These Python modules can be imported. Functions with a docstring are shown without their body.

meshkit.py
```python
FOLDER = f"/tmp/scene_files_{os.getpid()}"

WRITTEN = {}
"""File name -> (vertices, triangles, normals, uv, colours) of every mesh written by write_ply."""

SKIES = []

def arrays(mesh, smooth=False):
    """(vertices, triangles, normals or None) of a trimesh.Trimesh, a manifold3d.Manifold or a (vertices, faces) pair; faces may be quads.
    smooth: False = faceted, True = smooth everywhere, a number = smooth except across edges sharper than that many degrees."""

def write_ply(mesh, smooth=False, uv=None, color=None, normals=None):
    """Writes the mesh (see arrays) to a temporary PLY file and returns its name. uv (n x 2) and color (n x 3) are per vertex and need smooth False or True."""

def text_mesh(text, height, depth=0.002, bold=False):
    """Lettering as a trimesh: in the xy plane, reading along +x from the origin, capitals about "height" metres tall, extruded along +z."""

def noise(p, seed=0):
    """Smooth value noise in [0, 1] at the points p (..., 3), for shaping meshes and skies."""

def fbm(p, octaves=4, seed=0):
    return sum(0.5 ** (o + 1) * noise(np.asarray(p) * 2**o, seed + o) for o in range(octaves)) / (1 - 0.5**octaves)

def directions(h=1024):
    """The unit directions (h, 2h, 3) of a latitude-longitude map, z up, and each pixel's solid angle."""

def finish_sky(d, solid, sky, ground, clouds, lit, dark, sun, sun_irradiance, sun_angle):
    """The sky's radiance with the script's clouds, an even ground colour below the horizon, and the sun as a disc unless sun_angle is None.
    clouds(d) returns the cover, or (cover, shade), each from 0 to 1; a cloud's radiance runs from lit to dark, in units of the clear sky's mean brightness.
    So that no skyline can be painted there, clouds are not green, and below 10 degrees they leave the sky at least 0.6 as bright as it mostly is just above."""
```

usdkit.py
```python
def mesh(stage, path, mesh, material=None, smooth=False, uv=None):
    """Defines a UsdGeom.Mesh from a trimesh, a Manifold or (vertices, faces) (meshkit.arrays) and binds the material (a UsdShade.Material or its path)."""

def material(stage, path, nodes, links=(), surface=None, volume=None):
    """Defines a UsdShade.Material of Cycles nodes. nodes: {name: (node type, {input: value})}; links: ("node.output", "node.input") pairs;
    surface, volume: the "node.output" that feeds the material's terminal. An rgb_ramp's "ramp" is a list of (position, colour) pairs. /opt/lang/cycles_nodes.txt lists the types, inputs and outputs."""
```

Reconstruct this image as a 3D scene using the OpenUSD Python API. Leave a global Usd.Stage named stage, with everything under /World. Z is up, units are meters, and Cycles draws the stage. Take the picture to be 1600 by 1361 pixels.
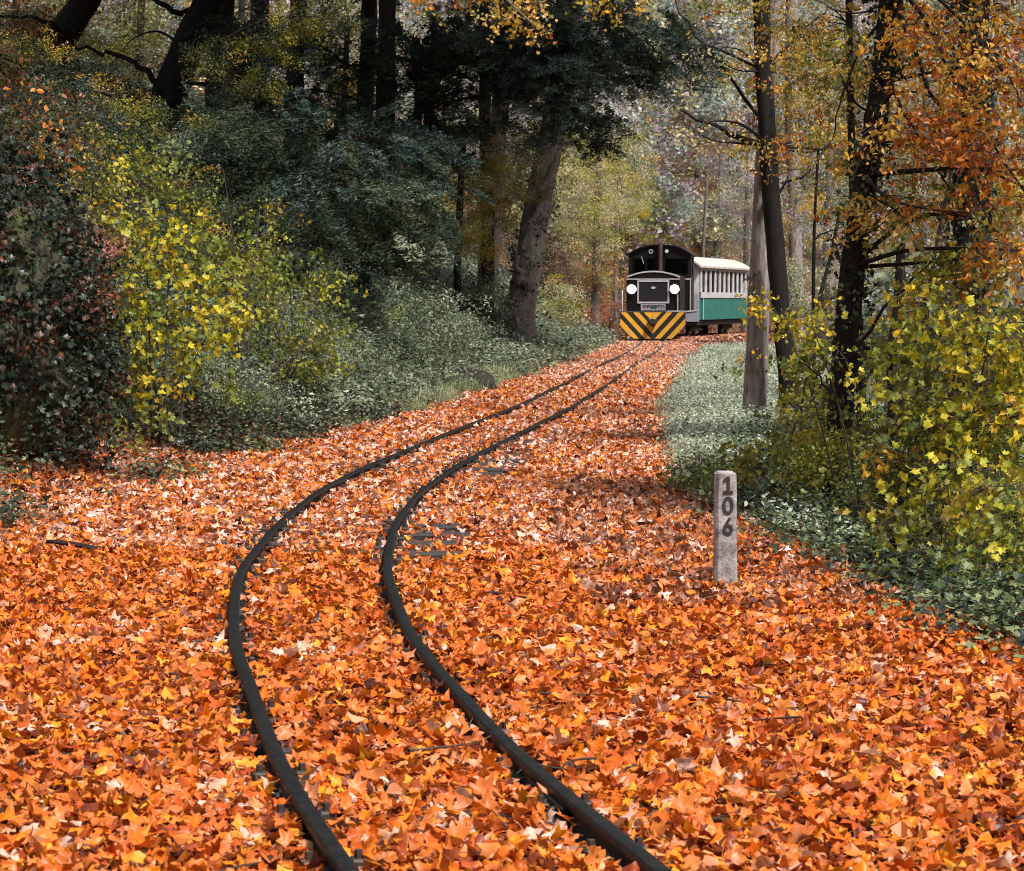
import math
import numpy as np
import trimesh
import shapely
from shapely.geometry import Polygon
import usdkit
import meshkit
from pxr import Usd, UsdGeom, UsdLux, UsdShade, Gf, Sdf, Vt

stage = Usd.Stage.CreateInMemory()
UsdGeom.SetStageUpAxis(stage, 'Z')
UsdGeom.SetStageMetersPerUnit(stage, 1.0)
UsdGeom.Xform.Define(stage, '/World')
UsdGeom.Scope.Define(stage, '/World/Looks')
rng = np.random.default_rng(11)

# ------------------------------------------------------------------ camera, sky, sun, exposure
FPX, CX, CY, HOR, EYE = 4200.0, 800.0, 680.5, 467.0, 1.425
PITCH = math.atan((CY - HOR) / FPX)
cam = UsdGeom.Camera.Define(stage, '/World/camera')
cam.AddTranslateOp().Set(Gf.Vec3d(0, 0, EYE))
cam.AddRotateXOp().Set(90 - math.degrees(PITCH))
cam.CreateHorizontalApertureAttr(36.0)
cam.CreateFocalLengthAttr(36.0 * FPX / 1600)
cam.CreateClippingRangeAttr(Gf.Vec2f(0.1, 3000))
cam.CreateFStopAttr(16.0)
cam.CreateFocusDistanceAttr(19.0)
cam.CreateExposureAttr(2.2)

SUN_EL, SUN_AZ = math.radians(55), math.radians(138)          # azimuth from +y towards +x: behind the camera, on the right
SKY = usdkit.material(stage, '/World/Looks/sky_light', {
    'tc': ('texture_coordinate', {}),
    'cl': ('noise_texture', {'scale': 2.2, 'detail': 5.0, 'roughness': 0.6}),
    'rp': ('rgb_ramp', {'ramp': [(0.30, (0.55, 0.55, 0.55)), (0.62, (0.95, 0.95, 0.95))]}),
    'sky': ('sky_texture', {'sky_type': 'single_scattering', 'sun_disc': False, 'sun_elevation': SUN_EL, 'sun_rotation': SUN_AZ, 'aerosol_density': 2.0}),
    'mx': ('mix', {'mix_type': 'mix', 'color2': (3.6, 3.7, 3.9)}),
    'bg': ('background_shader', {'strength': 0.05})},
    [('tc.generated', 'cl.vector'), ('cl.fac', 'rp.fac'), ('rp.color', 'mx.fac'), ('sky.color', 'mx.color1'), ('mx.color', 'bg.color')], surface='bg.background')
dome = UsdLux.DomeLight.Define(stage, '/World/sky')
UsdShade.MaterialBindingAPI.Apply(dome.GetPrim()).Bind(SKY)
dome.GetPrim().SetCustomDataByKey('kind', 'structure')
sun = UsdLux.DistantLight.Define(stage, '/World/sun')
sun.CreateNormalizeAttr(True)
sun.CreateIntensityAttr(0.4)
sun.CreateAngleAttr(10.0)
sun.CreateColorAttr(Gf.Vec3f(1.0, 0.95, 0.88))
_d = Gf.Vec3d(math.sin(SUN_AZ) * math.cos(SUN_EL), math.cos(SUN_AZ) * math.cos(SUN_EL), math.sin(SUN_EL))
sun.AddTransformOp().Set(Gf.Matrix4d().SetRotate(Gf.Rotation(Gf.Vec3d(0, 0, 1), _d)))


# ------------------------------------------------------------------ helpers: names, things, meshes
used = {}


def path_of(parent, name):
    base = '/World' if parent is None else str(parent.GetPath())
    k = used.get((base, name), 0)
    used[(base, name)] = k + 1
    return f'{base}/{name}' if k == 0 else f'{base}/{name}_{k:03d}'


def tag(p, label=None, cat=None, group=None, kind=None):
    p = p.GetPrim() if hasattr(p, 'GetPrim') else p
    for k, v in (('label', label), ('category', cat), ('group', group), ('kind', kind)):
        if v:
            p.SetCustomDataByKey(k, v)
    return p


def thing(name, loc, label, cat, group=None, rotz=0.0, kind=None):
    x = UsdGeom.Xform.Define(stage, path_of(None, name))
    x.AddTranslateOp().Set(Gf.Vec3d(*map(float, loc)))
    if rotz:
        x.AddRotateZOp().Set(float(rotz))
    return tag(x, label, cat, group, kind)


def group_of(name, parent):
    return UsdGeom.Xform.Define(stage, path_of(parent, name)).GetPrim()


def obj(name, m, mat, parent=None, smooth=False, off=None):
    if off is not None:
        v, f = arr(m)
        m = (v - np.asarray(off), f)
    return usdkit.mesh(stage, path_of(parent, name), m, mat, smooth).GetPrim()


def arr(m):
    if isinstance(m, tuple):
        return np.asarray(m[0], float), np.asarray(m[1], int)
    return np.asarray(m.vertices, float), np.asarray(m.faces, int)


def join(ms):
    vs, fs, n = [], [], 0
    for m in ms:
        v, f = arr(m)
        vs.append(v)
        fs.append(f + n)
        n += len(v)
    return np.vstack(vs), np.vstack(fs)


def box(x0, x1, y0, y1, z0, z1):
    v = np.array([(x, y, z) for x in (x0, x1) for y in (y0, y1) for z in (z0, z1)], float)
    f = np.array([(0, 1, 3), (0, 3, 2), (4, 6, 7), (4, 7, 5), (0, 4, 5), (0, 5, 1), (2, 3, 7), (2, 7, 6), (0, 2, 6), (0, 6, 4), (1, 5, 7), (1, 7, 3)])
    return v, f


def bevel_box(x0, x1, y0, y1, z0, z1, b=0.02):
    pts = []
    for sx in (0, 1):
        for sy in (0, 1):
            for sz in (0, 1):
                c = np.array([(x0, x1)[sx], (y0, y1)[sy], (z0, z1)[sz]], float)
                d = np.array([1 - 2 * sx, 1 - 2 * sy, 1 - 2 * sz]) * b
                for k in range(3):
                    e = d.copy()
                    e[k] = 0
                    pts.append(c + e)
    h = trimesh.convex.convex_hull(np.array(pts))
    return np.array(h.vertices), np.array(h.faces)


def extrude_xz(poly, y0, y1):
    """A shapely polygon in (x, z) made solid from y0 to y1."""
    ms = []
    for g in getattr(poly, 'geoms', [poly]):
        if g.is_empty or g.area < 1e-6:
            continue
        m = trimesh.creation.extrude_polygon(g, y1 - y0, engine='earcut')
        v = np.array(m.vertices)
        ms.append((np.c_[v[:, 0], y1 - v[:, 2], v[:, 1]], np.array(m.faces)))
    return join(ms)


def cyl(p, q, r, n=16, r2=None):
    return tube([p, q], [r, r if r2 is None else r2], n, caps=True)


def frames(p):
    t = np.gradient(p, axis=0)
    t /= np.linalg.norm(t, axis=1, keepdims=True) + 1e-12
    a = np.zeros_like(p)
    ref = np.array([1.0, 0, 0]) if abs(t[0][0]) < 0.8 else np.array([0, 1.0, 0])
    for i in range(len(p)):
        v = ref - t[i] * (ref @ t[i])
        v /= np.linalg.norm(v) + 1e-12
        a[i] = v
        ref = v
    return t, a, np.cross(t, a)


def tube(pts, radii, sides=8, rough=0.0, seed=0, caps=False):
    p = np.asarray(pts, float)
    _, a, b = frames(p)
    ang = np.arange(sides) * 2 * np.pi / sides
    r = np.broadcast_to(np.asarray(radii, float), (len(p),))[:, None] * np.ones(sides)
    if rough:
        ll = np.r_[0, np.cumsum(np.linalg.norm(np.diff(p, axis=0), axis=1))]
        q = np.stack(np.broadcast_arrays(np.cos(ang)[None] * 1.6, np.sin(ang)[None] * 1.6, ll[:, None] * 1.3), -1)
        r = r * (1 + rough * (meshkit.fbm(q + seed * 7.3, 3, seed) - 0.5) * 2)
    v = p[:, None] + r[..., None] * (np.cos(ang)[None, :, None] * a[:, None] + np.sin(ang)[None, :, None] * b[:, None])
    i, j = np.meshgrid(np.arange(len(p) - 1), np.arange(sides), indexing='ij')
    q = np.stack([i * sides + j, i * sides + (j + 1) % sides, (i + 1) * sides + (j + 1) % sides, (i + 1) * sides + j], -1).reshape(-1, 4)
    v = v.reshape(-1, 3)
    f = np.vstack([q[:, [0, 1, 2]], q[:, [0, 2, 3]]])
    if caps:
        n = len(v)
        v = np.vstack([v, p[0], p[-1]])
        k = np.arange(sides)
        f = np.vstack([f, np.c_[np.full(sides, n), (k + 1) % sides, k], np.c_[np.full(sides, n + 1), k + n - sides, (k + 1) % sides + n - sides]])
    return v, f


def smooth_path(pts, n):
    p = np.asarray(pts, float)
    if len(p) == 2:
        return p[0] + (p[1] - p[0]) * np.linspace(0, 1, n)[:, None]
    from scipy.interpolate import PchipInterpolator
    s = np.r_[0, np.cumsum(np.linalg.norm(np.diff(p, axis=0), axis=1))]
    return PchipInterpolator(s, p)(np.linspace(0, s[-1], n))


def at(px, py, y):
    """The point at depth y that the photograph shows at pixel (px, py)."""
    cx, cy = (px - CX) / FPX, -(py - CY) / FPX
    d = np.array([cx, math.cos(PITCH) + cy * math.sin(PITCH), -math.sin(PITCH) + cy * math.cos(PITCH)])
    return np.array([0, 0, EYE]) + d * (y / d[1])


def ppm(y):
    return FPX / y


# ------------------------------------------------------------------ materials
def mat(name, nodes, links, surface):
    return usdkit.material(stage, f'/World/Looks/{name}', nodes, links, surface=surface)


def plain(name, color, rough=0.5, metal=0.0, vary=0.25, scale=6.0, bump=0.0, dirt=None, bscale=40.0, spec=0.5):
    c = np.array(color)
    n = {'g': ('geometry', {}), 'n': ('noise_texture', {'scale': scale, 'detail': 6.0, 'roughness': 0.65}),
         'r': ('rgb_ramp', {'ramp': [(0.3, tuple(c * (1 - vary))), (0.55, tuple(c)), (0.75, tuple(dirt) if dirt is not None else tuple(np.minimum(c * (1 + vary), 1)))]}),
         'p': ('principled_bsdf', {'roughness': rough, 'metallic': metal, 'specular_ior_level': spec})}
    ln = [('g.position', 'n.vector'), ('n.fac', 'r.fac'), ('r.color', 'p.base_color')]
    if bump:
        n['n2'] = ('noise_texture', {'scale': bscale, 'detail': 4.0})
        n['b'] = ('bump', {'strength': 0.7, 'distance': bump})
        ln += [('g.position', 'n2.vector'), ('n2.fac', 'b.height'), ('b.normal', 'p.normal')]
    return mat(name, n, ln, 'p.BSDF')


def leaf_mat(name, ramp, trans=0.3, rough=0.45, back=None, spec=0.35, patch=0.0):
    """Leaves: one colour per leaf (islands and copies vary), a little light passes through."""
    n = {'g': ('geometry', {}), 'o': ('object_info', {}),
         'ad': ('math', {'math_type': 'add'}), 'fr': ('math', {'math_type': 'fraction'}),
         'r': ('rgb_ramp', {'ramp': ramp}),
         'n': ('noise_texture', {'scale': 14.0, 'detail': 3.0}),
         'nr': ('map_range', {'from_min': 0.3, 'from_max': 0.7, 'to_min': 0.72, 'to_max': 1.15}),
         'mu': ('mix', {'mix_type': 'multiply', 'fac': 1.0}),
         'p': ('principled_bsdf', {'roughness': rough, 'specular_ior_level': spec}),
         't': ('translucent_bsdf', {}), 'm': ('mix_closure', {'fac': trans})}
    ln = [('g.random_per_island', 'ad.value1'), ('o.random', 'ad.value2'), ('ad.value', 'fr.value1'), 
          ('g.position', 'n.vector'), ('n.fac', 'nr.value'), ('nr.result', 'mu.color2')]
    if patch:
        n['n3'] = ('noise_texture', {'scale': 0.9, 'detail': 3.0})
        n['m3'] = ('math', {'math_type': 'multiply_add', 'value2': patch, 'value3': -patch / 2})
        n['a3'] = ('math', {'math_type': 'add'})
        ln += [('g.position', 'n3.vector'), ('n3.fac', 'm3.value1'), ('m3.value', 'a3.value1'), ('fr.value', 'a3.value2'), ('a3.value', 'r.fac')]
    else:
        ln.append(('fr.value', 'r.fac'))
    src = 'r.color'
    if back:
        n['bm'] = ('mix', {'mix_type': 'mix', 'color2': back})
        n['bf'] = ('math', {'math_type': 'multiply', 'value2': 0.75})
        ln += [('g.backfacing', 'bf.value1'), ('bf.value', 'bm.fac'), ('r.color', 'bm.color1')]
        src = 'bm.color'
    ln += [(src, 'mu.color1'), ('mu.color', 'p.base_color'), ('mu.color', 't.color'), ('p.BSDF', 'm.closure1'), ('t.BSDF', 'm.closure2')]
    return mat(name, n, ln, 'm.closure')


def bark_mat(name, dark, light, bump=0.02, moss=None, sc=1.0):
    n = {'g': ('geometry', {}), 'mp': ('mapping', {'scale': (9.0 * sc, 9.0 * sc, 1.8 * sc)}), 'n': ('noise_texture', {'scale': 2.2, 'detail': 8.0, 'roughness': 0.7}),
         'r': ('rgb_ramp', {'ramp': [(0.32, dark), (0.68, light)]}),
         'b': ('bump', {'strength': 0.9, 'distance': bump}), 'p': ('principled_bsdf', {'roughness': 0.85, 'specular_ior_level': 0.25})}
    ln = [('g.position', 'mp.vector'), ('mp.vector', 'n.vector'), ('n.fac', 'r.fac'), ('n.fac', 'b.height'), ('b.normal', 'p.normal')]
    src = 'r.color'
    if moss:
        n['n2'] = ('noise_texture', {'scale': 1.7, 'detail': 5.0})
        n['r2'] = ('rgb_ramp', {'ramp': [(0.45, (0, 0, 0)), (0.6, (1, 1, 1))]})
        n['mx'] = ('mix', {'mix_type': 'mix', 'color2': moss})
        ln += [('g.position', 'n2.vector'), ('n2.fac', 'r2.fac'), ('r2.color', 'mx.fac'), ('r.color', 'mx.color1')]
        src = 'mx.color'
    ln.append((src, 'p.base_color'))
    return mat(name, n, ln, 'p.BSDF')


M = {}
M['litter'] = leaf_mat('fallen_maple_leaf', [(0.0, (0.06, 0.014, 0.008)), (0.12, (0.20, 0.032, 0.008)), (0.26, (0.42, 0.070, 0.006)), (0.50, (0.60, 0.118, 0.005)),
                                             (0.76, (0.66, 0.205, 0.006)), (0.86, (0.70, 0.30, 0.02)), (0.92, (0.56, 0.25, 0.12)), (1.0, (0.66, 0.43, 0.34))], 0.2, 0.42, back=(0.56, 0.155, 0.035), spec=0.3, patch=1.1)
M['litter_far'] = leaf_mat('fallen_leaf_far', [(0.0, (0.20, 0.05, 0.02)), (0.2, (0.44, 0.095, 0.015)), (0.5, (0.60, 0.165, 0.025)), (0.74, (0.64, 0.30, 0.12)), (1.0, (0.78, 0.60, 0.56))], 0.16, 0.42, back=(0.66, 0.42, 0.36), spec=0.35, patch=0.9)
M['litter_brown'] = leaf_mat('fallen_leaf_brown', [(0.0, (0.06, 0.022, 0.012)), (0.4, (0.16, 0.045, 0.016)), (0.75, (0.34, 0.09, 0.02)), (1.0, (0.42, 0.22, 0.14))], 0.1, 0.45, back=(0.34, 0.17, 0.11))
M['yellow_green'] = leaf_mat('yellow_green_leaf', [(0.0, (0.10, 0.13, 0.018)), (0.4, (0.24, 0.26, 0.025)), (0.75, (0.44, 0.40, 0.035)), (0.93, (0.58, 0.46, 0.04)), (1.0, (0.50, 0.22, 0.03))], 0.32, spec=0.25)
M['bright_yellow'] = leaf_mat('bright_yellow_leaf', [(0.0, (0.22, 0.24, 0.02)), (0.4, (0.46, 0.41, 0.025)), (0.85, (0.64, 0.50, 0.03)), (1.0, (0.62, 0.32, 0.02))], 0.35, spec=0.25)
M['light_green'] = leaf_mat('light_green_leaf', [(0.0, (0.08, 0.115, 0.03)), (0.5, (0.17, 0.22, 0.05)), (1.0, (0.36, 0.38, 0.08))], 0.32, spec=0.25)
M['olive'] = leaf_mat('olive_leaf', [(0.0, (0.07, 0.08, 0.02)), (0.5, (0.16, 0.165, 0.03)), (0.85, (0.30, 0.25, 0.04)), (1.0, (0.42, 0.24, 0.04))], 0.3)
M['golden'] = leaf_mat('golden_leaf', [(0.0, (0.28, 0.22, 0.03)), (0.4, (0.52, 0.32, 0.035)), (0.8, (0.66, 0.38, 0.05)), (1.0, (0.70, 0.46, 0.16))], 0.38)
M['orange'] = leaf_mat('orange_beech_leaf', [(0.0, (0.22, 0.07, 0.012)), (0.3, (0.46, 0.12, 0.012)), (0.65, (0.62, 0.21, 0.016)), (0.9, (0.66, 0.32, 0.03)), (1.0, (0.38, 0.30, 0.03))], 0.38)
M['rust'] = leaf_mat('rusty_leaf', [(0.0, (0.12, 0.035, 0.018)), (0.5, (0.27, 0.075, 0.03)), (1.0, (0.44, 0.19, 0.07))], 0.3)
M['pink'] = leaf_mat('pinkish_leaf', [(0.0, (0.30, 0.09, 0.08)), (0.6, (0.46, 0.18, 0.15)), (1.0, (0.52, 0.28, 0.20))], 0.3)
M['mauve'] = leaf_mat('mauve_leaf', [(0.0, (0.16, 0.12, 0.15)), (0.6, (0.34, 0.25, 0.31)), (1.0, (0.54, 0.44, 0.48))], 0.3)
M['beige'] = leaf_mat('pale_beige_leaf', [(0.0, (0.28, 0.26, 0.13)), (0.5, (0.52, 0.48, 0.25)), (0.85, (0.66, 0.60, 0.38)), (1.0, (0.58, 0.38, 0.22))], 0.35)
M['pale_green'] = leaf_mat('pale_grey_green_leaf', [(0.0, (0.11, 0.14, 0.085)), (0.6, (0.24, 0.28, 0.175)), (1.0, (0.42, 0.44, 0.32))], 0.3)
M['grey_green'] = leaf_mat('grey_green_herb', [(0.0, (0.05, 0.07, 0.042)), (0.5, (0.11, 0.14, 0.085)), (1.0, (0.28, 0.32, 0.22))], 0.25, spec=0.2)
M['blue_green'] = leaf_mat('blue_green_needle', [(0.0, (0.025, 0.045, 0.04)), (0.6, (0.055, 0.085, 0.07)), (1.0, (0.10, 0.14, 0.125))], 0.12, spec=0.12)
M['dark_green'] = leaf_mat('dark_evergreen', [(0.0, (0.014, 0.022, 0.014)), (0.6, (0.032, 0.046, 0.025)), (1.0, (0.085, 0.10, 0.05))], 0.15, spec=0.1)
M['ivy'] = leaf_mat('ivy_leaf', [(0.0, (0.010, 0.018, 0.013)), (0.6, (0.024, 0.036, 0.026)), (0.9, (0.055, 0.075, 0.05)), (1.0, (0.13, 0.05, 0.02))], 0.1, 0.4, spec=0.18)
M['ivy_brown'] = leaf_mat('withered_ivy_leaf', [(0.0, (0.03, 0.035, 0.025)), (0.45, (0.055, 0.05, 0.035)), (0.8, (0.085, 0.035, 0.02)), (1.0, (0.17, 0.06, 0.03))], 0.15, 0.4)
M['ground_ivy'] = leaf_mat('ground_cover_leaf', [(0.0, (0.035, 0.06, 0.025)), (0.5, (0.09, 0.125, 0.05)), (0.9, (0.20, 0.24, 0.11)), (1.0, (0.36, 0.35, 0.18))], 0.2, spec=0.2)
M['far_pale'] = leaf_mat('far_pale_leaf', [(0.0, (0.15, 0.19, 0.16)), (0.5, (0.32, 0.37, 0.34)), (1.0, (0.58, 0.60, 0.58))], 0.35)
M['verge'] = leaf_mat('pale_verge_herb', [(0.0, (0.24, 0.29, 0.21)), (0.6, (0.48, 0.54, 0.41)), (1.0, (0.66, 0.69, 0.58))], 0.3)
M['grass'] = leaf_mat('grass_blade', [(0.0, (0.14, 0.18, 0.08)), (0.5, (0.26, 0.31, 0.16)), (1.0, (0.44, 0.45, 0.28))], 0.3)
M['twig'] = plain('twig_bark', (0.035, 0.026, 0.02), 0.85, vary=0.4)
M['bark_dark'] = bark_mat('dark_bark', (0.007, 0.006, 0.006), (0.034, 0.028, 0.025), 0.03)
M['bark_black'] = bark_mat('black_bark', (0.004, 0.0035, 0.0035), (0.017, 0.014, 0.013), 0.03)
M['bark_grey'] = bark_mat('grey_beech_bark', (0.06, 0.05, 0.045), (0.40, 0.35, 0.33), 0.03, sc=1.2)
M['bark_mid'] = bark_mat('grey_brown_bark', (0.05, 0.045, 0.042), (0.20, 0.175, 0.16), 0.03)
M['bark_moss'] = bark_mat('mossy_bark', (0.02, 0.018, 0.014), (0.09, 0.075, 0.06), 0.03, moss=(0.06, 0.075, 0.025))
M['soil'] = mat('forest_soil', {
    'g': ('geometry', {}), 'n': ('noise_texture', {'scale': 1.1, 'detail': 9.0, 'roughness': 0.7}), 'v': ('voronoi_texture', {'scale': 16.0}),
    'r': ('rgb_ramp', {'ramp': [(0.3, (0.035, 0.022, 0.013)), (0.5, (0.085, 0.042, 0.02)), (0.7, (0.15, 0.065, 0.025))]}),
    'b': ('bump', {'strength': 1.0, 'distance': 0.05}), 'p': ('principled_bsdf', {'roughness': 0.9, 'specular_ior_level': 0.2})},
    [('g.position', 'n.vector'), ('g.position', 'v.vector'), ('n.fac', 'r.fac'), ('r.color', 'p.base_color'), ('v.distance', 'b.height'), ('b.normal', 'p.normal')], 'p.BSDF')
M['rail'] = plain('dark_rail_steel', (0.007, 0.0075, 0.0085), 0.5, metal=0.0, vary=0.8, scale=22, bump=0.004, bscale=45, dirt=(0.018, 0.012, 0.009), spec=0.14)
M['sleeper'] = plain('tarred_wood', (0.026, 0.021, 0.021), 0.8, vary=0.45, scale=18, bump=0.01, bscale=30)
M['clip'] = plain('rusty_clip', (0.05, 0.035, 0.03), 0.6, metal=0.3, vary=0.4, scale=30)


# ------------------------------------------------------------------ the track's line and the ground
CENTRE = np.array([(2.9, -8), (1.75, -2), (0.55, 4.0), (-0.045, 6.5), (-0.365, 8.2), (-0.535, 9.3), (-0.705, 10.5), (-0.885, 12.1), (-0.975, 13.4), (-1.035, 15.0), (-1.05, 16.6), (-1.015, 18.7),
                   (-0.87, 21.4), (-0.56, 25.0), (-0.32, 27.5), (0.2, 32.3), (1.11, 42.3), (2.20, 55.7), (3.72, 74.0), (4.35, 84.0), (4.57, 87.5)], float)
CENTRE[:, 0] += np.interp(CENTRE[:, 1], [0, 6, 12, 15, 19, 23, 29, 36, 44], [-0.04, -0.035, -0.03, -0.025, 0.0, 0.055, 0.07, 0.04, 0.0])
_h, _p = 0.068, CENTRE[-1].copy()
_more = []
for _ in range(70):                                          # past the locomotive's nose it bends to the right
    _h = min(_h + 1.0 / (130 if len(_more) < 7 else 58), 1.9)
    _p = _p + np.array([math.sin(_h), math.cos(_h)])
    _more.append(_p.copy())
CENTRE = np.vstack([CENTRE, np.array(_more)])
LINE = smooth_path(np.c_[CENTRE, np.zeros(len(CENTRE))], 900)[:, :2]
from scipy.ndimage import gaussian_filter1d
LINE = np.c_[gaussian_filter1d(LINE[:, 0], 7, mode='nearest'), gaussian_filter1d(LINE[:, 1], 7, mode='nearest')]
LS = np.r_[0, np.cumsum(np.linalg.norm(np.diff(LINE, axis=0), axis=1))]
LT = np.gradient(LINE, axis=0)
LT /= np.linalg.norm(LT, axis=1, keepdims=True)
LN = np.c_[LT[:, 1], -LT[:, 0]]                                # to the right of the track
from scipy.spatial import cKDTree
_tree = cKDTree(LINE)


def offset(x, y):
    """Signed distance from the track's middle (right positive)."""
    q = np.stack(np.broadcast_arrays(x, y), -1).astype(float)
    d, i = _tree.query(q)
    s = np.sum((q - LINE[i]) * LN[i], -1)
    return np.where(s >= 0, d, -d)


def track_at(s):
    i = np.interp(s, LS, np.arange(len(LS)))
    j = np.clip(i.astype(int) if hasattr(i, 'astype') else int(i), 0, len(LS) - 2)
    t = (i - j)[..., None] if np.ndim(i) else i - j
    return LINE[j] * (1 - t) + LINE[j + 1] * t, LT[j], LN[j]


def line_point(y):
    """Arc length where the track reaches depth y (before it turns away)."""
    k = int(np.argmin(np.abs(LINE[:620, 1] - y)))
    return LS[k]


def height(x, y):
    x, y = np.asarray(x, float), np.asarray(y, float)
    d = offset(x, y)
    u = np.maximum(-d, 0)
    left = np.interp(u, [0, 2.25, 2.9, 4.2, 7, 10, 16, 40, 80, 200, 500], [0, 0, 0.22, 1.15, 3.15, 5.0, 7.6, 17, 36, 80, 140])
    r = np.maximum(d, 0)
    edge = np.interp(y, [0, 13, 18, 30, 60], [3.2, 3.0, 3.4, 5.0, 6.0])
    right = np.interp(r - edge, [0, 1.0, 4, 8, 26, 60, 120, 300], [0, -0.18, -1.1, -2.1, -2.4, 9, 34, 100])
    rough = (meshkit.fbm(np.stack([x * 0.45, y * 0.45, x * 0], -1), 4, 5) - 0.5) * np.interp(np.abs(d), [2.0, 3.5, 10], [0.03, 0.25, 0.9])
    return np.where(d < 0, left, right) + rough


def on_ground(x, y):
    return np.array([x, y, float(height(np.array([x]), np.array([y]))[0])])


def hit(px, py, far=160.0):
    """Where the line of sight through a pixel meets the ground."""
    ys = np.arange(5.0, far, 0.1)
    p = np.array([at(px, py, y) for y in ys])
    g = height(p[:, 0], p[:, 1])
    k = np.nonzero(p[:, 2] <= g)[0]
    k = k[0] if len(k) else len(ys) - 1
    return np.array([p[k, 0], p[k, 1], g[k]])


gx = np.unique(np.r_[np.linspace(-420, -60, 19), np.linspace(-60, -14, 70), np.linspace(-14, 14, 150), np.linspace(14, 60, 70), np.linspace(60, 420, 19)])
gy = np.unique(np.r_[np.linspace(-120, 0, 13), np.linspace(0, 36, 130), np.linspace(36, 130, 170), np.linspace(130, 600, 60)])
XX, YY = np.meshgrid(gx, gy, indexing='ij')
ZZ = height(XX.ravel(), YY.ravel())
_i, _j = np.meshgrid(np.arange(len(gx) - 1), np.arange(len(gy) - 1), indexing='ij')
_n = len(gy)
quads = np.stack([_i * _n + _j, (_i + 1) * _n + _j, (_i + 1) * _n + _j + 1, _i * _n + _j + 1], -1).reshape(-1, 4)
tag(obj('ground', (np.c_[XX.ravel(), YY.ravel(), ZZ - 0.01], quads), M['soil'], smooth=True), kind='structure')


# ------------------------------------------------------------------ leaves and sprays
def fan(outline, z):
    o = np.asarray(outline, float)
    v = np.vstack([[0, 0, 0], np.c_[o, np.zeros(len(o))]])
    n = len(o)
    f = np.array([(0, 1 + k, 1 + (k + 1) % n) for k in range(n)])
    v[:, 2] = z(v[:, 0], v[:, 1])
    return v, f


_ang = np.radians([-90, -45, -14, 14, 28, 42, 62, 78, 90, 102, 118, 138, 152, 166, 194, 225])
_rad = np.array([0.20, 0.44, 0.70, 0.54, 0.72, 0.92, 0.60, 0.80, 1.0, 0.80, 0.60, 0.92, 0.72, 0.54, 0.70, 0.44])
MAPLE_OUT = np.c_[np.cos(_ang) * _rad, np.sin(_ang) * _rad - 0.12] * 0.5


def maple(curl=0.5, fold=0.2, tw=0.0, sx=1.0):
    return fan(MAPLE_OUT * [sx, 1], lambda x, y: curl * (x * x + y * y) + fold * np.abs(x) + tw * x * y)


def maple_lite(curl=0.4, fold=0.15):
    k = [0, 2, 3, 5, 6, 8, 10, 11, 13, 14]
    return fan(MAPLE_OUT[k], lambda x, y: curl * (x * x + y * y) + fold * np.abs(x))


def ovate(w=0.5, fold=0.25, curl=0.0):
    v = np.array([(0, -0.5, 0), (w * 0.42, -0.18, 0), (w * 0.46, 0.1, 0), (0, 0.5, 0), (-w * 0.46, 0.1, 0), (-w * 0.42, -0.18, 0)], float)
    v[:, 2] = fold * np.abs(v[:, 0]) - curl * v[:, 1] ** 2
    return v, np.array([(0, 1, 2), (0, 2, 3), (0, 3, 4), (0, 4, 5)])


def diamond(w=0.6):
    v = np.array([(0, -0.5, 0), (w * 0.5, 0.0, 0.06), (0, 0.5, 0), (-w * 0.5, 0, 0.06)], float)
    return v, np.array([(0, 1, 2), (0, 2, 3)])


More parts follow.
